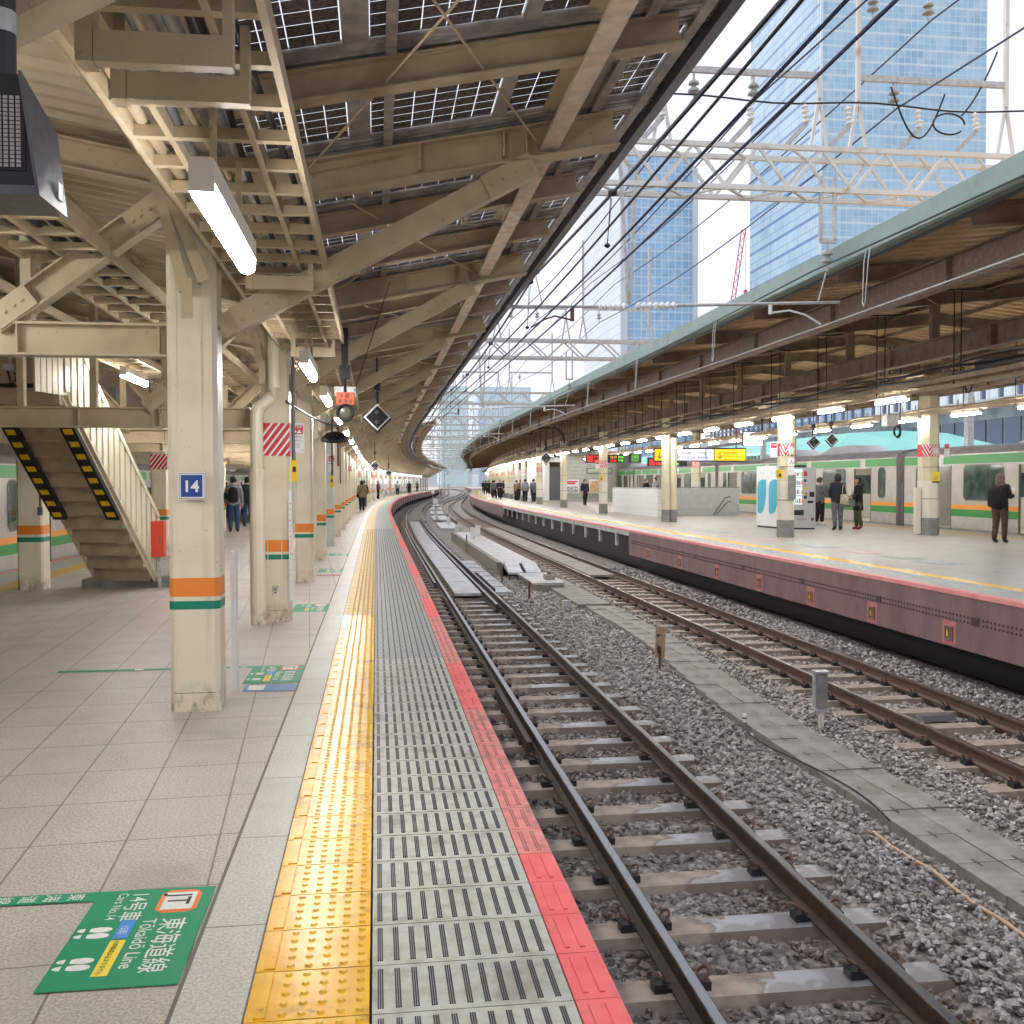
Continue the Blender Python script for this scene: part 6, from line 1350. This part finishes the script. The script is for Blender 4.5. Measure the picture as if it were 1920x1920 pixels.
part('valance', b, None, t); part('wall', M().use(BROWND).sweep([(23.5, -1), (23.5, 3.1), (23.7, 3.1), (23.7, -1)], 58, 130, 4), None, t)
t = thing('elevated_railway_viaduct', 'white elevated railway structure with lattice railings seen under the right canopy', 'viaduct', pt(60, 45, 0)); VWM = mat('viaduct_white', (.36, .38, .41), .55, c2=(.22, .25, .29), sc=.6, lo=.45, hi=.6)
part('wall', M().sweep([(44, -1), (44, 7.6), (60, 7.6), (60, -1)], 22, 160, 6), VWM, t)
b = M()
for k in range(56):
    s = 22+k*2.4; b.bar(V(s, 43.6, 7.6), V(s, 43.6, 13.0), .28, .28, FY).bar(V(s, 43.6, 10.2), V(s+2.4, 43.6, 12.9), .14, .14)
for z in (8.4, 9.2, 10.2, 11.5, 12.9): b.sweep([(43.5, z), (43.7, z), (43.7, z+.22), (43.5, z+.22)], 22, 158, 6)
part('lattice', b, mat('steel_blue_lattice', (.17, .21, .30), .5), t)
part('parapet', M().sweep([(43, 6.8), (43.3, 6.8), (43.3, 7.5), (43, 7.5)], 22, 160, 6), GALV, t)
b = M()
for k in range(60): s = 22+k*2.3; b.cb(s, s+1.9, 43.9, 43.98, 3.6, 6.1)
part('dark_bays', b, mat('blue_grey_bays', (.12, .16, .24), .3), t)
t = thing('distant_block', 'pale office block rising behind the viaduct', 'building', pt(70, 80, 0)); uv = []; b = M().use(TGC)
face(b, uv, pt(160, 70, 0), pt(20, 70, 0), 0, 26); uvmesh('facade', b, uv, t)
# things far up the line
MS = mat('far_signal_red', (1, .08, .05), .5, emit=1.5)
t = thing('line_mast', 'pale lattice mast standing between the far tracks', 'mast', pt(128, 7.0, 0)); b = M()
for dx in (-.3, .3): b.bar(V(128, 3.9+dx, -1.2), V(128, 3.9+dx, 8.4), .09, .09, FY)
for i in range(12): b.bar(V(128, 3.6+.6*(i % 2), -1+.78*i), V(128, 4.2-.6*(i % 2), -.22+.78*i), .05, .05, FY)
part('lattice', b, GALV, t)
b = M()
for k in range(24): rail(b, 3.2+.35*math.sin(k), 0, .1) if 0 else None
for a, c in ((2.2, 3.6), (3.3, 4.6)):
    for q in (0, 1.06):
        r = M()
        pr = [(-.04, -1.25), (.04, -1.25), (.04, -1.1), (-.04, -1.1)]
        vs = [pt(s, a+q+(c-a)*max(0, (s-90))/80+x, z) for s in np.arange(70, 300, 5) for x, z in pr]; n = len(np.arange(70, 300, 5))
        b.add(vs, [(i*4+j, i*4+4+j, i*4+4+(j+1) % 4, i*4+(j+1) % 4) for i in range(n-1) for j in range(4)])
solo('crossover_rails', b, RAILT, 'thin crossover rails between the two tracks far up the line', 'rails')
for i, (s, o, h) in enumerate(((85, 3.3, 1.1), (118, 3.0, 1.6), (150, 4.2, 2.2))):
    b = M().use(GALV).cyl(pt(s, o, -1.35), pt(s, o, h-1.35), .05, 6).use(WHITE).cb(s-.05, s, o-.2, o+.2, h-1.35, h-.9)
    solo('line_signal_post', b, None, '%s pale marker post between the far tracks' % ORD[i], 'post')

FM = {'red': mat('worn_red_mark', (.62, .22, .17), .5, c2=(.6, .5, .45), sc=9), 'green': mat('worn_green_mark', (.16, .36, .25), .5, c2=(.45, .5, .42), sc=9), 'blue': mat('worn_blue_mark', (.14, .26, .50), .5, c2=(.45, .48, .5), sc=9)}
for i, (s, o, c) in enumerate(((25.6, 9.55, 'red'), (23.9, 9.6, 'green'), (22.6, 9.6, 'blue'), (20.6, 9.65, 'red'), (19.0, 9.7, 'green'), (17.7, 9.7, 'blue'), (31, 9.5, 'green'), (29.6, 9.5, 'blue'))):
    r = solo('floor_marking', M().cb(s, s+.8, o-.25, o+.35, .0035, .005), FM[c], '%s %s boarding mark on the right platform floor' % (('nearest', 'second', 'third')[(0, 0, 0, 1, 1, 1, 2, 2)[i]] if i else 'farther', c), 'floor marking', 'boarding marks on the right platform')
    q = M()
    for j in range(3): q.cb(s+.12+.22*j, s+.24+.22*j, o-.15, o+.22, .0065, .008)
    mk('white_print', q, DW, r, tuple(r.location))
# ================================================================ PEOPLE
def person(s, o, face_, h, label, coat, legs, shoes, hair, pose='stand', hood=None, longcoat=0, mask=False, hairlen=0, cap=None, detail=1, sleeve=None):
    """face_: degrees, 0 = looking up the line (away), 90 = looking to the right, 180 = towards the camera"""
    k = h/1.70; J = {}; walk = .14 if pose == 'walk' else .03
    pts = [('pel', (0, 0, .93), .145), ('wai', (0, 0, 1.05), .135), ('che', (0, .0, 1.27), .155), ('sho', (0, -.01, 1.39), .115), ('nec', (0, .01, 1.475), .052), ('he1', (0, .025, 1.57), .085), ('he2', (0, .02, 1.635), .088)]
    E_ = [(0, 1), (1, 2), (2, 3), (3, 4), (4, 5), (5, 6)]; zone = ['coat', 'coat', 'coat', 'coat', 'skin', 'skin', 'skin']
    def chain(par, seq):
        for p, r, z in seq: pts.append(('', p, r)); zone.append(z); E_.append((par, len(pts)-1)); par = len(pts)-1
    for sg in (-1, 1):
        w = walk*sg
        chain(0, [((.095*sg, .0, .86), .105, 'legs'), ((.10*sg, w*.6+.02, .50), .07, 'legs'), ((.10*sg, w*1.0-(.05 if w < 0 else 0), .13), .056, 'legs'), ((.105*sg, w*1.0+.0, .05), .05, 'shoes'), ((.115*sg, w+.14, .038), .042, 'shoes')])
    arm = {'stand': [(.235, -.01, 1.12), (.245, .04, .90), (.24, .07, .80)], 'walk': [(.235, -.03, 1.12), (.25, .02, .91), (.25, .06, .82)], 'phone': [(.24, .02, 1.13), (.19, .25, 1.17), (.13, .32, 1.25)], 'front': [(.235, .02, 1.13), (.17, .20, 1.02), (.08, .27, 1.02)]}
    sl = sleeve or 'coat'
    for sg in (-1, 1):
        a = arm['phone' if (pose == 'phone' and sg == 1) else 'front' if pose in ('phone', 'front') else pose if pose in arm else 'stand']
        chain(3, [((.175*sg, -.005, 1.385), .075, 'coat'), ((a[0][0]*sg, a[0][1], a[0][2]), .058, 'coat'), ((a[1][0]*sg, a[1][1], a[1][2]), .042, 'coat'), ((a[2][0]*sg, a[2][1], a[2][2]), .036, 'skin')])
        n = len(pts)-1; base = Vector(a[2]); dr = (Vector(a[2])-Vector(a[1])).normalized()
        if detail:
            for j in range(4):
                f0 = base+dr*.05+Vector((-.012*0, (j-1.5)*.018 if pose != 'phone' else 0, 0 if pose != 'phone' else (j-1.5)*.018)); f0.x *= sg; f1 = f0+Vector((dr.x*sg, dr.y, dr.z))*(.045-.006*abs(j-1.2))-Vector((.012*sg, 0, 0))
                chain(n, [(tuple(f0), .011, 'skin'), (tuple(f1), .009, 'skin')])
            f0 = base+dr*.01+Vector((-.03, .02, .0)); f0.x *= sg; chain(n, [(tuple(f0), .012, 'skin')])
    me = bpy.data.meshes.new('p'); me.from_pydata([p for _, p, _ in pts], E_, []); ob = bpy.data.objects.new('p', me); COL.objects.link(ob)
    ob.modifiers.new('s', 'SKIN'); ob.modifiers['s'].use_smooth_shade = True; ob.modifiers.new('u', 'SUBSURF').levels = 1 if detail else 0
    zone_of = zone
    for i, (_, p, r) in enumerate(pts):
        sv = me.skin_vertices[0].data[i]; f_x = 1.25 if i in (0, 1, 2) else 1.1 if i == 3 else 1; bulk = 1.24 if zone_of[i] in ('coat', 'legs') else 1.; sv.radius = (r*f_x*bulk, r*(.86 if i < 4 else 1)*bulk); sv.use_root = i == 0
    bpy.context.view_layer.update(); ev = ob.evaluated_get(bpy.context.evaluated_depsgraph_get()); m2 = bpy.data.meshes.new_from_object(ev); bpy.data.objects.remove(ob)
    co = np.array([v.co[:] for v in m2.vertices]); lo = co[:, 2].min(); 
    P_ = np.array([p for _, p, _ in pts]); mats_ = {'coat': coat, 'legs': legs, 'shoes': shoes, 'skin': SKIN}; order = ['coat', 'legs', 'shoes', 'skin']
    for q in order: m2.materials.append(mats_[q])
    segs = [(P_[a], P_[b_], zone[b_]) for a, b_ in E_]
    for pl_ in m2.polygons:
        c = np.array(pl_.center); best = 9; z_ = 'coat'
        for a, b_, zn in segs:
            d = b_-a; tt = max(0, min(1, np.dot(c-a, d)/max(1e-6, np.dot(d, d)))); e_ = np.linalg.norm(a+d*tt-c)
            if e_ < best: best = e_; z_ = zn
        if .80 < c[2] < 1.0 and z_ in ('legs', 'coat') and abs(c[0]) < .2: z_ = 'coat' if c[2] > .84 else 'legs'
        if c[2] < .09: z_ = 'shoes'
        pl_.material_index = order.index(z_); pl_.use_smooth = True
    for v in m2.vertices: v.co.z -= lo; v.co *= k
    root = bpy.data.objects.new('person', m2); COL.objects.link(root); tag(root, label, 'person'); p = pt(s, o, 0); root.location = p; root.rotation_euler = (0, 0, -hd(s)-R(face_))
    m2.name = 'person_body'
    hb = M(); c = (0, .02*k-.008, (1.615-lo)*k)
    hp = [(.012, .122), (.05, .112), (.082, .088), (.104, .05), (.112, .0), (.108, -.05)] + ([(.118, -.11), (.122, -.17), (.10, -.23)] if hairlen > .15 else [(.098, -.10), (.085, -.13)] if hairlen else [(.07, -.085)])
    n = 16; vs = []
    for r, z in hp:
        for j in range(n):
            a = 6.2832*j/n; x, y = r*math.sin(a), -r*math.cos(a); 
            if y > .02 and z < .045: y = .02 + (y-.02)*.15; z2 = max(z, .02)
            else: z2 = z
            vs.append((c[0]+x*k*.95, c[1]+y*k*1.02-.012, c[2]+z2*k))
    hb.add(vs, [(i*n+j, (i+1)*n+j, (i+1)*n+(j+1) % n, i*n+(j+1) % n) for i in range(len(hp)-1) for j in range(n)]+[tuple(range(n))])
    mk('hair', hb, cap or hair, root, None, True)
    if cap: mk('cap_brim', M().lathe((0, .03, c[2]+.03), [(.12, 0), (.135, .008), (.11, .02)], 16), cap, root, None, True)
    if detail:
        fb = M().use(SKIN).hexa([(-.012, .10, c[2]-.055), (.012, .10, c[2]-.055), (.010, .125, c[2]-.05), (-.010, .125, c[2]-.05), (-.006, .10, c[2]-.01), (.006, .10, c[2]-.01), (.005, .108, c[2]-.012), (-.005, .108, c[2]-.012)]).use(BLACK)
        for sg in (-1, 1): fb.lathe((sg*.032, .096, c[2]-.012), [(.010, 0), (.008, .006), (.002, .008)], 8, (0, 1, 0))
        fb.use(mat('lip', (.45, .16, .14), .5)).box(-.02, .02, .095, .104, c[2]-.083, c[2]-.075); mk('face', fb, None, root)
    if mask: mk('face_mask', M().lathe((0, .055, c[2]-.05), [(.045, -.01), (.05, .03), (.035, .055), (.01, .062)], 12, (0, 1, 0)), WHITE, root, None, True)
    if longcoat:
        b = M(); vs = []; n = 18
        for z, rx, ry in ((1.12, .165, .12), (.95, .185, .14), (.75, .19, .155), (longcoat, .205, .165)):
            for j in range(n): a = 6.2832*j/n; vs.append((rx*math.cos(a)*k*(1+.04*math.sin(5*a)), ry*math.sin(a)*k*(1+.04*math.sin(5*a)), (z-lo)*k))
        b.add(vs, [(i*n+j, (i+1)*n+j, (i+1)*n+(j+1) % n, i*n+(j+1) % n) for i in range(3) for j in range(n)]); mk('coat_skirt', b, coat, root, None, True)
    if hood: 
        mk('hood', M().lathe((0, -.05, (1.44-lo)*k), [(.10, -.03), (.125, .02), (.10, .07), (.04, .09)], 14, (0, -.3, 1)), hood, root, None, True)
    return root
def carried(root, name, label, cat, build, m_):
    b = M(); build(b); o = mk(name, b, m_ if m_ else None, None, None, True); o.location = root.location; o.rotation_euler = root.rotation_euler; tag(o, label, cat); return o
def rounded(b, c, sx, sy, sz, n=12, m_=None):
    if m_: b.use(m_)
    prof = [(.55, 0), (.92, .08), (1, .35), (.97, .7), (.8, .92), (.4, 1)]
    vs = [(c[0]+sx*r*math.copysign(abs(math.cos(a))**.6, math.cos(a)), c[1]+sy*r*math.copysign(abs(math.sin(a))**.6, math.sin(a)), c[2]+sz*z) for r, z in prof for a in [6.2832*j/n for j in range(n)]]
    b.add(vs, [(i*n+j, i*n+(j+1) % n, (i+1)*n+(j+1) % n, (i+1)*n+j) for i in range(5) for j in range(n)]+[tuple(range(n-1, -1, -1)), tuple(range(5*n, 6*n))])
def cloth(n, c, c2=None): return mat(n, c, .85, c2=c2 or tuple(x*.6 for x in c), sc=14, bump=.3, bsc=9)
CK = cloth('black_cloth', (.014, .014, .016)); CN = cloth('navy_cloth', (.02, .022, .045)); CG = cloth('grey_cloth', (.16, .165, .18)); CB = cloth('beige_cloth', (.30, .225, .14)); CBR = cloth('brown_cloth', (.11, .055, .032)); CO = cloth('olive_cloth', (.10, .10, .055)); CJ = cloth('denim', (.045, .085, .20)); CLG = cloth('light_grey_cloth', (.30, .32, .34)); CGN = cloth('dark_green_cloth', (.02, .05, .035)); CW = cloth('cream_cloth', (.62, .56, .44)); CSG = cloth('grey_green_cloth', (.22, .24, .20))
HB = mat('black_hair', (.012, .010, .010), .5); HBR = mat('ash_brown_hair', (.20, .135, .10), .55, c2=(.10, .065, .045), sc=30); SHB = mat('dark_shoes', (.015, .015, .016), .4); SHR = mat('dark_red_shoes', (.22, .015, .02), .5); SHW = mat('white_shoes', (.75, .75, .75), .5); BRET = mat('brown_beret', (.07, .045, .02), .8)
p = person(23.7, 14.62, 62, 1.70, 'person with shoulder length brown hair in black jacket holding a phone at far right', CK, CBR, SHB, HBR, 'phone', hairlen=.2)
carried(p, 'backpack', 'bulging black backpack worn by the person with brown hair at the far right', 'backpack', lambda b: rounded(b, (0, -.24, .88), .17, .13, .52), CK)
carried(p, 'smartphone', 'pale phone held by the person with brown hair', 'phone', lambda b: b.bar((.12, .37, 1.22), (.12, .40, 1.36), .075, .01, (0, 1, .2)), WHITE)
p = person(34.2, 14.65, 80, 1.66, 'person in grey jacket and brown beret beside the vending machine', CG, CK, SHW, HB, 'front', cap=BRET)
p = person(30.6, 13.62, 8, 1.74, 'person in navy jacket and wide grey trousers seen from behind', CN, CG, SHB, HB, 'front', hairlen=.05)
carried(p, 'tote_bag', 'cream tote bag on the shoulder of the person in navy', 'bag', lambda b: (b.hexa([(.02, -.20, .82), (.30, -.20, .80), (.30, -.16, .80), (.02, -.16, .82), (.04, -.20, 1.12), (.27, -.20, 1.14), (.27, -.17, 1.14), (.04, -.17, 1.12)]), b.tube([(.08, -.19, 1.12), (.11, -.17, 1.40), (.17, -.05, 1.47), (.2, -.18, 1.35), (.23, -.19, 1.12)], .012, 6)), CW)
p = person(31.0, 14.5, -75, 1.68, 'person in long black hooded coat, olive trousers and red shoes', CK, CO, SHR, HB, 'front', hairlen=.05, longcoat=.62, hood=CK)
carried(p, 'shoulder_bag', 'grey green shoulder bag carried by the person in the long black coat', 'bag', lambda b: (rounded(b, (-.05, .28, .72), .09, .20, .26), b.tube([(-.06, .34, .96), (0, .16, 1.2), (.06, .02, 1.44), (.02, -.1, 1.38), (-.03, .10, 1.1), (-.05, .2, .96)], .014, 6)), CSG)
person(65.9, 12.5, 172, 1.70, 'man in dark coat and cap with white face mask walking towards the camera', CN, CK, SHB, HB, 'walk', mask=True, cap=CG, longcoat=.78)
p = person(56.1, -1.58, -8, 1.63, 'person in beige coat walking away along the left platform', CB, CK, SHB, HB, 'walk', hairlen=.05, longcoat=.80)
carried(p, 'crossbody_bag', 'black crossbody bag on the person in the beige coat', 'bag', lambda b: (rounded(b, (-.22, .02, .72), .07, .14, .22), b.tube([(-.2, -.05, .92), (-.05, -.17, 1.15), (.10, -.15, 1.36), (.14, .0, 1.43)], .014, 6)), CK)
p = person(32.9, -5.12, -5, 1.72, 'person in jeans and pale sweater standing behind the thick column', CLG, CJ, SHB, HB, 'stand', hairlen=.0)
carried(p, 'backpack', 'black backpack on the person in jeans behind the thick column', 'backpack', lambda b: rounded(b, (0, -.21, .93), .16, .12, .48), CK)
carried(p, 'rolled_jacket', 'green jacket over the arm of the person in jeans', 'jacket', lambda b: rounded(b, (-.27, .0, 1.02), .09, .10, .22), CGN)
p = person(37.0, -5.2, 5, 1.72, 'person in dark green jacket next to the person in jeans', CGN, CJ, SHB, HB, 'stand')
carried(p, 'rucksack', 'dark rucksack on the person in the dark green jacket', 'backpack', lambda b: rounded(b, (0, -.21, .93), .16, .12, .48), CGN)
far = [(95, 9.35, 170, CN, CK, 'far person in long navy coat near the edge of the right platform', .6), (86.5, 10.15, 60, CB, CK, 'far person in beige coat before the slim columns', .75), (87.5, 10.6, 20, CK, CK, 'far person in black right behind the beige coat', 0),
  (80, 10.2, 10, CLG, CK, 'far person in pale vest beside the grey coat', 0), (79, 10.75, -20, CG, CN, 'far person in grey coat nearest the dark door', .7), (99, 9.1, 30, CG, CK, 'far person with grey bag left of the navy coat', 0), (112, 9.6, 0, CSG, CK, 'far person in grey green jacket on the right platform', 0), (118, 9.9, 40, CLG, CB, 'far person in light clothes on the right platform', 0),
  (132, 9.4, 10, CN, CK, 'far person in navy farther up the right platform', 0), (135, 9.9, -30, CK, CK, 'far person in black farther up the right platform', 0), (150, 9.3, 0, CK, CK, 'farthest left figure on the right platform', 0), (154, 9.8, 180, CK, CJ, 'farthest figure in black on the right platform', 0), (104, 10.3, 90, CK, CK, 'far person in black between the slim columns', 0),
  (66, -1.75, 0, CK, CG, 'far person in black right behind the beige coat walker', 0), (96, -1.9, 90, CBR, CK, 'far person in brown by the columns of the left platform', 0), (128, -1.6, 0, CLG, CK, 'far person in pale top in the left platform curve', 0), (150, -1.5, 20, CN, CK, 'far person in navy in the left platform curve', 0), (155, -1.9, 180, CK, CK, 'far person in black in the left platform curve', 0), (170, -1.6, 180, CG, CK, 'farthest figure in the left platform curve', 0)]
for s, o, f, c, l, lab, lc in far: person(s, o, f, random.uniform(1.62, 1.76), lab, c, l, SHB, HB, random.choice(('stand', 'front', 'walk')), longcoat=lc, detail=0)
person(62, 15.6, 90, 1.7, 'person half hidden behind the stair wall in dark clothes', CK, CK, SHB, HBR, 'stand', detail=0)
person(61, 15.95, -90, 1.75, 'person in pale top half hidden behind the stair wall', CLG, CK, SHB, HB, 'stand', detail=0)
